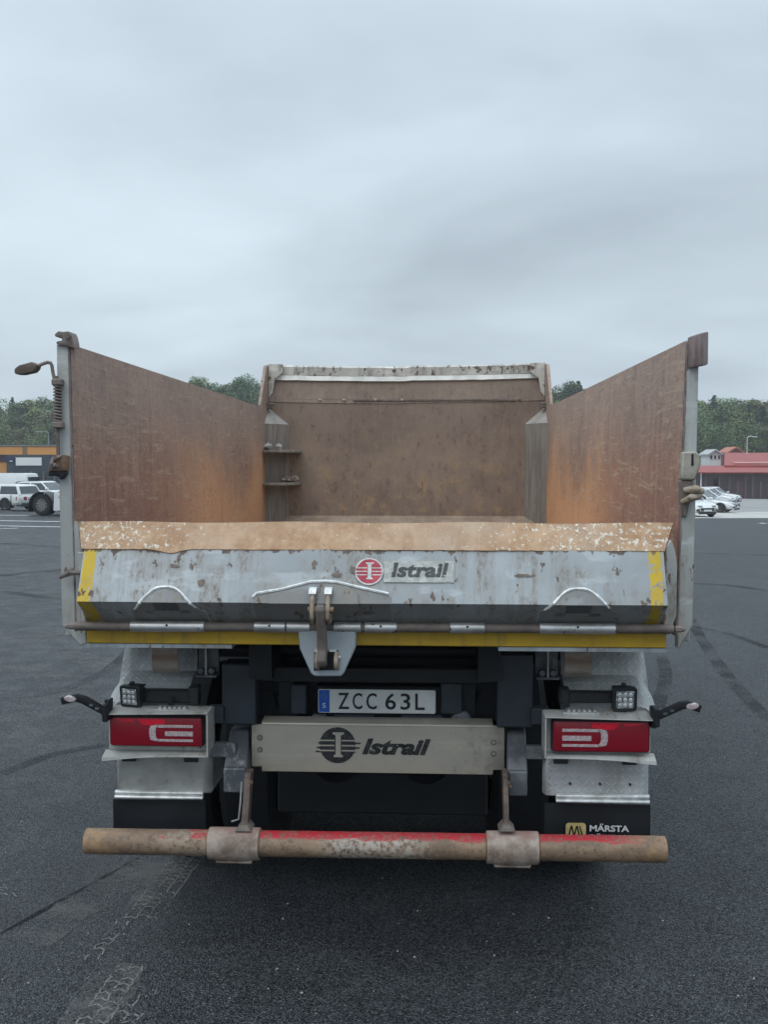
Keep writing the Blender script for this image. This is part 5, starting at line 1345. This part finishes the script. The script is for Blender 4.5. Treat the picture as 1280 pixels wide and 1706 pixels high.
# swing arms of the underrun bar
for (q0, q1, q2, q3) in (((387, 1211), (417, 1211), (412, 1319), (373, 1317)), ((844, 1213), (875, 1213), (879, 1325), (846, 1323))):
    xa, za = at(*q0, .36); xb, _ = at(*q1, .36); xc_, zc_ = at(*q3, .18); xd, _ = at(*q2, .18); zt_ = Z((q0[1] + q3[1]) / 2 + 12, .18)
    m = MB(); m.loft([[(xa, .40, za), (xb, .40, za), (xb, .32, za), (xa, .32, za)], [(xc_, .27, zc_), (xd, .27, zc_), (xd, .17, zc_ + .09), (xc_, .17, zc_ + .09)]])
    a_ = m.done('swing_arm', M_ARM, T, .004)
    m = MB(); m.box(xc_ + .002, xd - .002, .155, .22, zc_ - .002, zc_ + .105); m.done('arm_end', M_ARM, a_, .006)
for (px0, px1, pxl) in ((407, 418, 398), (838, 847, 855)):
    Yh = .12; xa, za = at(px0, 1288, Yh); xb, _ = at(px1, 1288, Yh); zb = Z(1376, .06, px0)
    m = MB(); m.prism([(Yh, za), (Yh + .07, za), (.10, zb), (.03, zb)], 'x', xa, xb); hg = m.done('bar_hanger', M_HANGER, T, .003)
    m = MB(); xm_ = (xa + xb) / 2; m.loft([[(xa - .002, .02, zb + .017), (xb + .002, .02, zb + .017), (xb + .002, .10, zb + .017), (xa - .002, .10, zb + .017)], [(xm_ - .036, .01, zb - .008), (xm_ + .036, .01, zb - .008), (xm_ + .036, .10, zb - .008), (xm_ - .036, .10, zb - .008)]]); m.done('hanger_foot', M_ROD, hg, .003)
    m = MB(); rr = random.Random(int(px0))
    for k in range(4): m.ball((xm_ + rr.uniform(-.02, .02), Yh - .005, za - .02 - .018 * k), rr.uniform(.007, .012), (1.2, .6, .8), 8)
    for v in m.bm.verts: v.co += Vector((rr.uniform(-1, 1), rr.uniform(-1, 1), rr.uniform(-1, 1))) * .003
    m.done('rust_scale', M_RUST, hg)
m = MB(); xw, zw = at(404, 1300, .1); xw2, zw2 = at(399, 1366, .08); m.tube([(xw, .08, zw), (xw - .002, .06, (zw + zw2) / 2), (xw2, .06, zw2 + .01), (xw2 - .03, .06, zw2)], .004, 6); m.done('brake_wire', M_ALU, T)
# underrun bar
yb = .05
xL, zL = at(144, 1401, yb); xR, zR = at(1109, 1415, yb); rb = .0535
def barz(x): return zL + (zR - zL) * (x - xL) / (xR - xL)
m = MB(); n = 60; rr = random.Random(3); path = []; rads = []
for i in range(n + 1):
    x = xL + (xR - xL) * i / n; path.append((x, yb, barz(x))); rads.append(rb * (1 + rr.uniform(-.006, .006)) if 0 < i < n else rb * .985)
m.tube(path, rads, 28); bar = m.done('underrun_bar', M_BAR, T)
for a, b_ in ((349, 433), (811, 897)):
    xa, xb = X(a, yb, 1400), X(b_, yb, 1400); m = MB(); ring = []
    for i in range(9):
        x = xa + (xb - xa) * i / 8; r_ = rb + (.012 if 0 < i < 8 else .0115)
        pts = []
        for k in range(28):
            th = 2 * math.pi * k / 28; rz_ = r_ * math.sin(th); ry_ = r_ * math.cos(th)
            if rz_ < 0: rz_ *= 1 + (.14 if 1 < i < 7 else .05)
            pts.append((x, yb + ry_, barz(x) + rz_))
        ring.append(pts)
    m.loft(ring); co = m.done('bar_collar', M_COLLAR, bar, .0015)
    for xe_ in (xa, xb):
        m = MB(); rr = random.Random(int(xe_ * 1000)); m.tube([(xe_, yb + (rb + .004) * math.cos(a_ * .2094), barz(xe_) + (rb + .004) * math.sin(a_ * .2094)) for a_ in range(31)], [rr.uniform(.003, .0065) for _ in range(31)], 6); m.done('weld_bead', M_RUST, co)
    m = MB(); m.box(xa + .03, xb - .03, yb - .03, yb + .03, barz(xa) - rb - .024, barz(xa) - rb - .002); m.done('collar_foot', M_COLLAR, co, .005)

# --- tail lamp units
def lamp_unit(mir, box, lens, topl, skirt, strip_, flap, dx):
    """pixel rectangles read off the photograph; mir = +1 left unit, -1 right unit"""
    Yl = .15
    (bx0, bx1, bz0, bz1) = box; x0, zt = at(bx0, bz0, Yl); x1, zb = at(bx1, bz1, Yl)
    m = MB(); m.box(x0, x1, Yl + .015, Yl + .10, zb, zt + .004); hs = m.done('lamp_housing', M_LIGHTBOX, T, .006)
    # folded upper hood and flared lower lip
    so, si = (x0, x1) if mir > 0 else (x1, x0)
    m = MB(); k = .018 * (1 if mir > 0 else -1)
    m.loft([[(so - k * 1.3, Yl - .05, zt - .008), (si, Yl - .05, zt + .001), (si, Yl - .05, zt + .006), (so - k * 1.3, Yl - .05, zt - .003)], [(so + k, Yl + .05, zt + .006), (si, Yl + .05, zt + .006), (si, Yl + .05, zt + .012), (so + k, Yl + .05, zt + .012)]]); m.done('hood', M_LIGHTBOX, hs, .0015)
    rr = random.Random(31 + mir); lo = []; N = 14
    for i in range(N + 1):
        q = i / N; x = so + (si - so) * q; d = .014 * (1 - q) ** 3
        lo.append((x - (k * .8 if i == 0 else 0), d))
    m = MB(); rings = []
    for x, d in lo: rings.append([(x, Yl + .02, zb + .002), (x, Yl - .035, zb - .004 - d), (x, Yl - .037, zb - .010 - d * 1.6), (x, Yl + .02, zb - .008)])
    m.loft(rings); m.done('lower_lip', M_LIGHTBOX, hs, angle=25)
    m = MB(); m.box(si - .006 if mir > 0 else si, si if mir > 0 else si + .006, Yl - .045, Yl + .02, zb - .006, zt); m.done('side_flange', M_LIGHTBOX, hs, .001)
    # the lamp itself
    lx0, lz1 = at(lens[0], lens[2], Yl - .02); lx1, lz0 = at(lens[1], lens[3], Yl - .02)
    m = MB(); m.prism(round_rect(lx0 - .006, lx1 + .006, lz0 - .006, lz1 + .006, .014), 'y', Yl - .012, Yl + .014); tl = m.done('tail_lamp', M_BLACK, hs, .003)
    m = MB(); m.prism(round_rect(lx0, lx1, lz0, lz1, .011), 'y', Yl - .028, Yl - .0125); m.done('lens', M_LENS, tl, .005, seg=2)
    w = lx1 - lx0; h = lz1 - lz0
    def q2(u, v): return (lx0 + w * (u if mir > 0 else 1 - u), lz0 + h * v)
    yf = Yl - .0285
    m = MB(); m.prism([q2(.30, .96), (q2(.36, .76)), q2(.42, .74), q2(.60, .80), q2(.60, .96)], 'y', yf - .0015, yf + .003); m.done('reflector', M_REFL, tl)
    m = MB(); m.prism([q2(.06, .955), q2(.10, .90), q2(.25, .86), q2(.28, .955)], 'y', yf - .0012, yf + .003); m.done('reflector', M_REFL, tl)
    arc = [q2(.50, .76), q2(.445, .72), q2(.43, .60), q2(.43, .36), q2(.445, .22), q2(.50, .18), q2(.52, .18), q2(.52, .26), q2(.505, .32), q2(.50, .42), q2(.50, .56), q2(.505, .64), q2(.52, .68), q2(.52, .76)]
    m = MB(); m.prism(arc, 'y', yf - .003, yf + .003); m.done('light_guide', M_GUIDE, tl, .0012)
    for v0, v1, u0 in ((.66, .76, .525), (.36, .53, .60), (.16, .25, .525)):
        a = q2(u0, v0); b_ = q2(.905, v1); m = MB(); m.prism(rect_pts(min(a[0], b_[0]), max(a[0], b_[0]), a[1], b_[1]), 'y', yf - .0025, yf + .003); m.done('led_bar', M_GUIDE, tl, .001)
    # small step light on the hood
    (tx0, tx1, tz0, tz1) = topl; sx0_, sz1_ = at(tx0, tz0, Yl); sx1_, sz0_ = at(tx1, tz1, Yl)
    m = MB(); m.box(sx0_ - .012, sx1_ + .006, Yl - .01, Yl + .07, sz0_ - .004, sz0_ + .004); st = m.done('step_light', M_ALU_STRIP, hs)
    nn = 6
    for i in range(nn):
        a = sx0_ + (sx1_ - sx0_) * (i + .08) / nn; b_ = sx0_ + (sx1_ - sx0_) * (i + .92) / nn
        m = MB(); m.prism([(a, sz0_ + .0045), (b_, sz0_ + .0045), ((a + b_) / 2 + .004, sz0_ + .013), ((a + b_) / 2 - .004, sz0_ + .013)], 'y', Yl - .005, Yl + .03); m.done('lens', M_ALU_STRIP, st, .002)
    # rear skirt of the mudguard, clamp strips and mud flap
    sx0, sz1 = at(skirt[0], skirt[2], .22); sx1, sz0 = at(skirt[1], skirt[3], .22)
    m = MB(); nA = 10; off = .028
    face_ = [(sx0, .26), (sx0 + .012, .226), (sx0 + .04, .22), (sx1 - .045, .22), (sx1 - .03, .226), (sx1, .26), (sx1, .262), (sx1 - .03, .232), (sx0 + .03, .232), (sx0, .265)]
    m.prism(face_, 'z', sz0, sz1 + .01); sk = m.done('mudguard_skirt', M_CHECK if mir < 0 else M_ALU, T, .002)
    for i in (1, 4): 
        u = sx0 + (sx1 - sx0) * (.16 if i == 1 else .80); m = MB(); m.box(u - .03, u + .03, .205, .219, sz1 - .012, sz1 + .004); m.done('clip', M_BLACK, sk)
    for i in range(3):
        u = sx0 + (sx1 - sx0) * (.25 + .28 * i); m = MB(); m.cyl((u, .212, sz0 + .055), (u, .2195, sz0 + .055), .006, 8); m.done('rivet', M_DARK2 if mir < 0 else M_ALU, sk)
    ax0, az1 = at(strip_[0], strip_[2], .20); ax1, az0 = at(strip_[1], strip_[3], .20); hm = (az0 + az1) / 2
    m = MB(); m.prism([(.205, az1), (.198, az1 - .004), (.196, hm + .006), (.204, hm), (.194, hm - .004), (.190, az0 + .006), (.194, az0), (.218, az0), (.218, az1)], 'x', ax0, ax1); m.done('clamp_strip', M_ALU_STRIP, sk, .001)
    fx0, fz1 = at(flap[0], flap[2], .225); fx1, _ = at(flap[1], flap[2], .225)
    m = MB(); N = 12; rings = []
    for i in range(N + 1):
        q = i / N; x = fx0 + (fx1 - fx0) * q; wv = .008 * math.sin(q * 7 + mir)
        rings.append([(x, .222 + wv, .425), (x, .222 + wv * .5, .52), (x, .222, fz1), (x, .230, fz1), (x, .230 + wv, .425)])
    m.loft(rings); return m.done('mud_flap', M_RUBBER, T, angle=40), hs
flapL, hsL = lamp_unit(1, (178, 350, 1184, 1254), (183.5, 337, 1194.5, 1243), (262, 311, 1173, 1183), (190, 352, 1262, 1322), (191, 338, 1317, 1332), (188, 342, 1331), 0)
flapR, hsR = lamp_unit(-1, (907, 1086, 1192, 1258), (922, 1081.5, 1201, 1253), (944, 996, 1178, 1188), (906, 1084, 1266, 1328), (927, 1083, 1323, 1339), (908, 1084.5, 1338), 0)
# print on the right flap
ffr = (Vector((0, .213, 0)), Vector((1, 0, 0)), Vector((0, 0, 1)), Vector((0, -1, 0)))
def fp(px, py): return at(px, py, .213)
a = fp(943, 1402); b_ = fp(977, 1371)
m = MB(); m.poly(flat(ffr, round_rect(a[0], b_[0], a[1], b_[1], .014), .001)); bdg = m.done('badge', M_GOLD, flapR)
lx0, lz0 = fp(949, 1392); lx1, lz1 = fp(972, 1376)
for k in range(5):                     # slanted bars that make an M
    x = lx0 + (lx1 - lx0) * k / 5; w = (lx1 - lx0) / 9; s_ = .010 if k in (0, 2) else -.010
    if k == 4: s_ = -.012
    m = MB(); m.poly(flat(ffr, [(x - s_ * .5, lz0), (x - s_ * .5 + w, lz0), (x + s_ * .5 + w, lz1), (x + s_ * .5, lz1)], .002)); m.done('badge_bar', M_INK, bdg)
a = fp(983, 1385); b_ = fp(1049, 1375.5)
lettering('lettering', 'MARSTA', ffr, a[0], b_[0], a[1], b_[1], M_FLAPWHITE, flapR, .03, 0, .001)
xr_, zr_ = fp(1003, 1373.2)
for dx in (-.0045, .0045):
    m = MB(); m.poly(flat(ffr, disc_pts((xr_ + dx, zr_), .0030, 8), .001)); m.done('letter_dot', M_FLAPWHITE, flapR)
a = fp(983, 1401); b_ = fp(1068, 1391.5)
lettering('lettering', 'FORENADE', ffr, a[0], b_[0], a[1], b_[1], M_FLAPWHITE, flapR, .03, 0, .001)
xr_, zr_ = fp(998, 1389.4)
for dx in (-.0045, .0045):
    m = MB(); m.poly(flat(ffr, disc_pts((xr_ + dx, zr_), .0030, 8), .001)); m.done('letter_dot', M_FLAPWHITE, flapR)
# struts from the chassis to the lamp units
fpx('lamp_strut', 349, 392, 1239, 1262, .22, .26, M_ARM); fpx('lamp_strut', 876, 910, 1244, 1266, .22, .26, M_ARM)
fpx('lamp_strut', 345, 372, 1178, 1206, .24, .30, M_DARK2); fpx('lamp_strut', 886, 915, 1180, 1208, .24, .30, M_DARK2)
fpx('inner_skirt', 334, 352, 1262, 1322, .26, .50, M_CHECK); 

# --- mudguards over the rear wheels
def guard(mir, xo, xi):
    """xo outer edge, xi inner edge; upper hood then a lower tier, both of checker plate"""
    s = -1 if mir > 0 else 1
    def tier(y0, z0, y1, z1, flare, th=.006, bulge=.035, N=8):
        m = MB(); rings = []
        for i in range(N + 1):
            q = i / N; bl = bulge * math.sin(math.pi * q); y = y0 + (y1 - y0) * q - bl * .6; z = z0 + (z1 - z0) * q + bl
            c0 = xo + s * flare * (1 - q); e = .045
            top_ = [(xi, y, z)] + [(xo - s * e * (1 - math.sin(a_)), y - .004 * a_, z - e * (1 - math.cos(a_)) * .8) for a_ in (0, .5, 1.0, 1.45)] + [(c0, y - .012, z - .05)]
            low_ = [(p[0] - (s * th if k > 2 else 0), p[1] + .003, p[2] - th) for k, p in enumerate(top_)]
            rings.append(top_ + low_[::-1])
        m.loft(rings); return m.done('mudguard', M_CHECK_TOP, T, angle=40)
    u = at(205, 1121, .42)[1]; tier(.42, u, .60, u + .24, .02)
    tier(.60, u + .241, 1.9, u + .30, .0)
    l1 = at(205, 1118, .46)[1]; l0 = at(205, 1168, .26)[1]; tier(.26, l0, .46, l1 + .012, .03)
    m = MB(); m.box(min(xo - s * .0, xi), max(xo, xi), .262, .27, l0 - .16, l0 - .004); m.done('mudguard_back', M_ALU if mir > 0 else M_CHECK, T, .002)
guard(1, at(206, 1118, .42)[0], at(327, 1100, .42)[0])
guard(-1, at(1073, 1125, .42)[0], at(936, 1100, .42)[0])
# curved rusty straps from the body down to the mudguards
for px0, px1, pyb in ((258, 301, 1121), (939, 983, 1127)):
    Ys = .30; xa, zt_ = at(px0, 1066, Ys); xb, zb_ = at(px1, pyb, Ys)
    pts = [(.30 - .055 * math.sin(math.pi * .5 * min(1, q / .45)) + (.04 if q > .8 else 0) * (q - .8) * 5, 1.352 + (zb_ - 1.352) * q) for q in [i / 12 for i in range(13)]]
    m = MB(); m.prism(pts + [(y + .008, z) for y, z in reversed(pts)], 'x', xa, xb); m.done('bent_strap', M_STRAP, T, angle=40)
for px0, px1, py0, py1, cs in ((327, 363, 1074, 1127, 1), (893, 932, 1078, 1131, -1)):
    Yk = .33; xa, z1_ = at(px0, py0, Yk); xb, z0_ = at(px1, py1, Yk)
    m = MB(); m.prism([(Yk, 1.36), (Yk + .03, 1.36), (Yk + .03, z0_ + .012), (Yk - .03, z0_ + .012), (Yk - .03, z0_), (Yk + .04, z0_), (Yk + .04, 1.36)], 'x', xa, xb); k_ = m.done('body_bracket', M_ARM, T, .003)
    xm_ = (xa + xb) / 2; m = MB(); m.box(xm_ - .004, xm_ + .004, Yk - .028, Yk + .03, z0_ + .012, 1.35); m.done('rib', M_ALU, k_)
    for dx in (-.024, .024): m = MB(); m.cyl((xm_ + dx, Yk - .032, z0_ + .030), (xm_ + dx, Yk - .004, z0_ + .030), .015, 8); m.done('bolt', M_ARM, k_, .002)
# dark pipe running behind the work lamps
fpx('work_lamp_rail', 232, 330, 1149, 1172, .22, .26, M_BLACK, bev=.006); fpx('work_lamp_rail', 932, 1030, 1152, 1172, .22, .26, M_BLACK, bev=.006)
fpx('rail_clamp', 313, 330, 1144, 1176, .21, .27, M_BLACK, bev=.005); fpx('rail_clamp', 934, 950, 1147, 1179, .21, .27, M_BLACK, bev=.005)
for px, py in ((284, 1165), (938, 1172)):
    x, z = at(px, py, .2); m = MB(); m.cyl((x, .19, z), (x, .2, z - .02), .012, 8); m.done('rail_knob', M_DARK2, T)
# work lamps
def work_lamp(px0, px1, py0, py1, yaw):
    Yw = .16; xa, z1_ = at(px0, py0, Yw); xb, z0_ = at(px1, py1, Yw); c = Vector(((xa + xb) / 2, Yw + .02, (z0_ + z1_) / 2)); w = (z1_ - z0_) * .49
    rm = Matrix.Translation(c) @ Matrix.Rotation(R(yaw), 4, 'Z') @ Matrix.Rotation(R(5), 4, 'X')
    def put(m): bmesh.ops.transform(m.bm, matrix=rm, verts=m.bm.verts[:]); return m
    m = MB(); m.prism(round_rect(-w, w, -w, w, w * .25), 'y', -.012, .012); m.prism(round_rect(-w * .85, w * .85, -w * .85, w * .85, w * .2), 'y', .0125, .05); lamp = put(m).done('work_lamp', M_BLACK, T, .003)
    for i in range(5):
        m = MB(); m.box(-w * .8, w * .8, .051, .066, -w * .7 + i * w * .34, -w * .7 + i * w * .34 + .004); put(m).done('cooling_fin', M_BLACK, lamp)
    m = MB(); m.prism(round_rect(-w * .73, w * .73, -w * .73, w * .73, w * .15), 'y', -.0165, -.0125); ln = put(m).done('lens', M_LED, lamp, .002)
    for i in range(3):
        for j in range(3):
            m = MB(); m.ball(((i - 1) * w * .44, -.0175, (j - 1) * w * .44), w * .17, (1, .35, 1), 10); put(m).done('led', M_ALU_STRIP, lamp)
    m = MB(); m.box(-.012, .012, .0, .03, -w * 1.28, -w * 1.0); m.cyl((0, .015, w), (0, .015, w * 1.22), .012, 8); put(m).done('mount', M_BLACK, lamp, .002)
work_lamp(195, 236, 1142, 1180, -14)
work_lamp(1021, 1064, 1145, 1187, 3)
# side marker lamps on rubber arms
def marker(pts, tip, mir):
    Ym = .10; P = [at(*q, Ym) for q in pts]; m = MB(); rings = []
    for i, (x, z) in enumerate(P):
        a = Vector(P[max(i - 1, 0)]); b_ = Vector(P[min(i + 1, len(P) - 1)]); d = (b_ - a).normalized(); nrm = Vector((-d.y, d.x)) * (.016 if i else .014)
        yy = Ym - .02 * i / len(P)
        rings.append([(x + nrm.x, yy - .016, z + nrm.y), (x - nrm.x, yy - .016, z - nrm.y), (x - nrm.x, yy + .016, z - nrm.y), (x + nrm.x, yy + .016, z + nrm.y)])
    m.loft(rings); o = m.done('marker_lamp', M_RUBBER, T, .005, seg=2)
    x, z = at(*tip, Ym - .036); m = MB(); m.prism([(x + .026 * math.cos(a_ * .5236), z + .013 * math.sin(a_ * .5236) - mir * .004 * math.cos(a_ * .5236)) for a_ in range(12)], 'y', Ym - .042, Ym - .02); m.done('clear_lens', M_GUIDE, o, .003)
    for q in (.45, .58, .70):
        a = P[0][0] + (P[-1][0] - P[0][0]) * q, P[0][1] + (P[2][1] - P[0][1]) * min(1, q * 1.25)
    for k in range(3):
        (xa, za), (xb, zb) = P[0], P[1]; q = .35 + .27 * k; x = xa + (xb - xa) * q; z = za + (zb - za) * q
        m = MB(); m.box(x - .008, x + .008, Ym - .0195, Ym - .012, z - .005, z + .005); m.done('rubber_slot', M_ARM, o)
    x, z = P[0]; m = MB(); m.box(x - .012, x + .012, Ym - .02, Ym + .05, z - .04, z + .035); m.done('marker_foot', M_RUBBER, o, .004)
marker([(176, 1186), (140, 1165), (128, 1161), (105, 1166)], (116, 1164.5), 1)
marker([(1094, 1194), (1134, 1175), (1146, 1172), (1166, 1179)], (1155, 1177), -1)
fpx('side_bracket', 173, 184, 1165, 1200, .13, .17, M_BLACK); fpx('side_bracket', 1086, 1096, 1178, 1214, .13, .17, M_BLACK)
# --- wheels, axles, cab beyond the headboard
for yw in (1.45, 2.80):
    m = MB(); m.cyl((-1.0, yw, .50), (.94, yw, .50), .075, 14); m.ball((-.03, yw, .50), .2, (1.1, 1, 1)); m.done('axle', M_DARK, T)
    for s in (-1, 1):
        for off in (.70, 1.04): wheel(T, s * off - .03, yw, .50, .50, .29, 8) if False else None
        for off in (.70, 1.04):
            # wheels turn about the x axis here
            m = MB(); prof_ = [(.30, -.14), (.465, -.145), (.50, -.11), (.50, .11), (.465, .145), (.30, .14)]; x = s * off - .03
            m.loft([[(x + b_, yw + a * math.cos(2 * math.pi * k / 32), .50 + a * math.sin(2 * math.pi * k / 32)) for k in range(32)] for a, b_ in prof_], cap=False); tw = m.done('wheel', M_TYRE, T)
            m = MB(); m.cyl((x - .1, yw, .5), (x + .1, yw, .5), .30, 24); m.cyl((x - .13, yw, .5), (x + .13, yw, .5), .13, 16); m.done('rim', M_ALLOY, tw)
for s in (-1, 1):
    m = MB(); x = s * 1.0 - .03; m.loft([[(x + b_, 6.75 + a * math.cos(2 * math.pi * k / 32), .50 + a * math.sin(2 * math.pi * k / 32)) for k in range(32)] for a, b_ in ((.30, -.15), (.465, -.155), (.50, -.12), (.50, .12), (.465, .155), (.30, .15))], cap=False); tw = m.done('wheel', M_TYRE, T)
    m = MB(); m.cyl((x - .1, 6.75, .5), (x + .1, 6.75, .5), .30, 24); m.done('rim', M_ALLOY, tw)
m = MB(); m.cyl((-1.0, 6.75, .50), (.94, 6.75, .50), .07, 12); m.done('axle', M_DARK, T)
solid('fuel_tank', M_ALU, T, -1.22, -.55, 4.2, 5.4, .48, 1.05, .06); solid('side_box', M_DARK, T, .5, 1.16, 4.0, 5.4, .48, 1.05, .04)
m = MB(); m.prism([(5.75, .75), (7.7, .45), (7.85, .9), (7.75, 1.6), (7.5, 2.55), (6.6, 2.9), (5.75, 2.85)], 'x', -1.22, 1.16); cab_ = m.done('cab', M_CARWHITE, T, .06, seg=2)
solid('cab_window', M_GLASS, cab_, -1.235, -1.205, 6.5, 7.3, 1.65, 2.4); solid('cab_window', M_GLASS, cab_, 1.145, 1.175, 6.5, 7.3, 1.65, 2.4)
m = MB(); m.poly([(-1.05, 7.78, 1.65), (.99, 7.78, 1.65), (.97, 7.54, 2.45), (-1.03, 7.54, 2.45)]); m.done('windscreen', M_GLASS, cab_)
ORIGIN[0] = Vector((0, 0, 0))
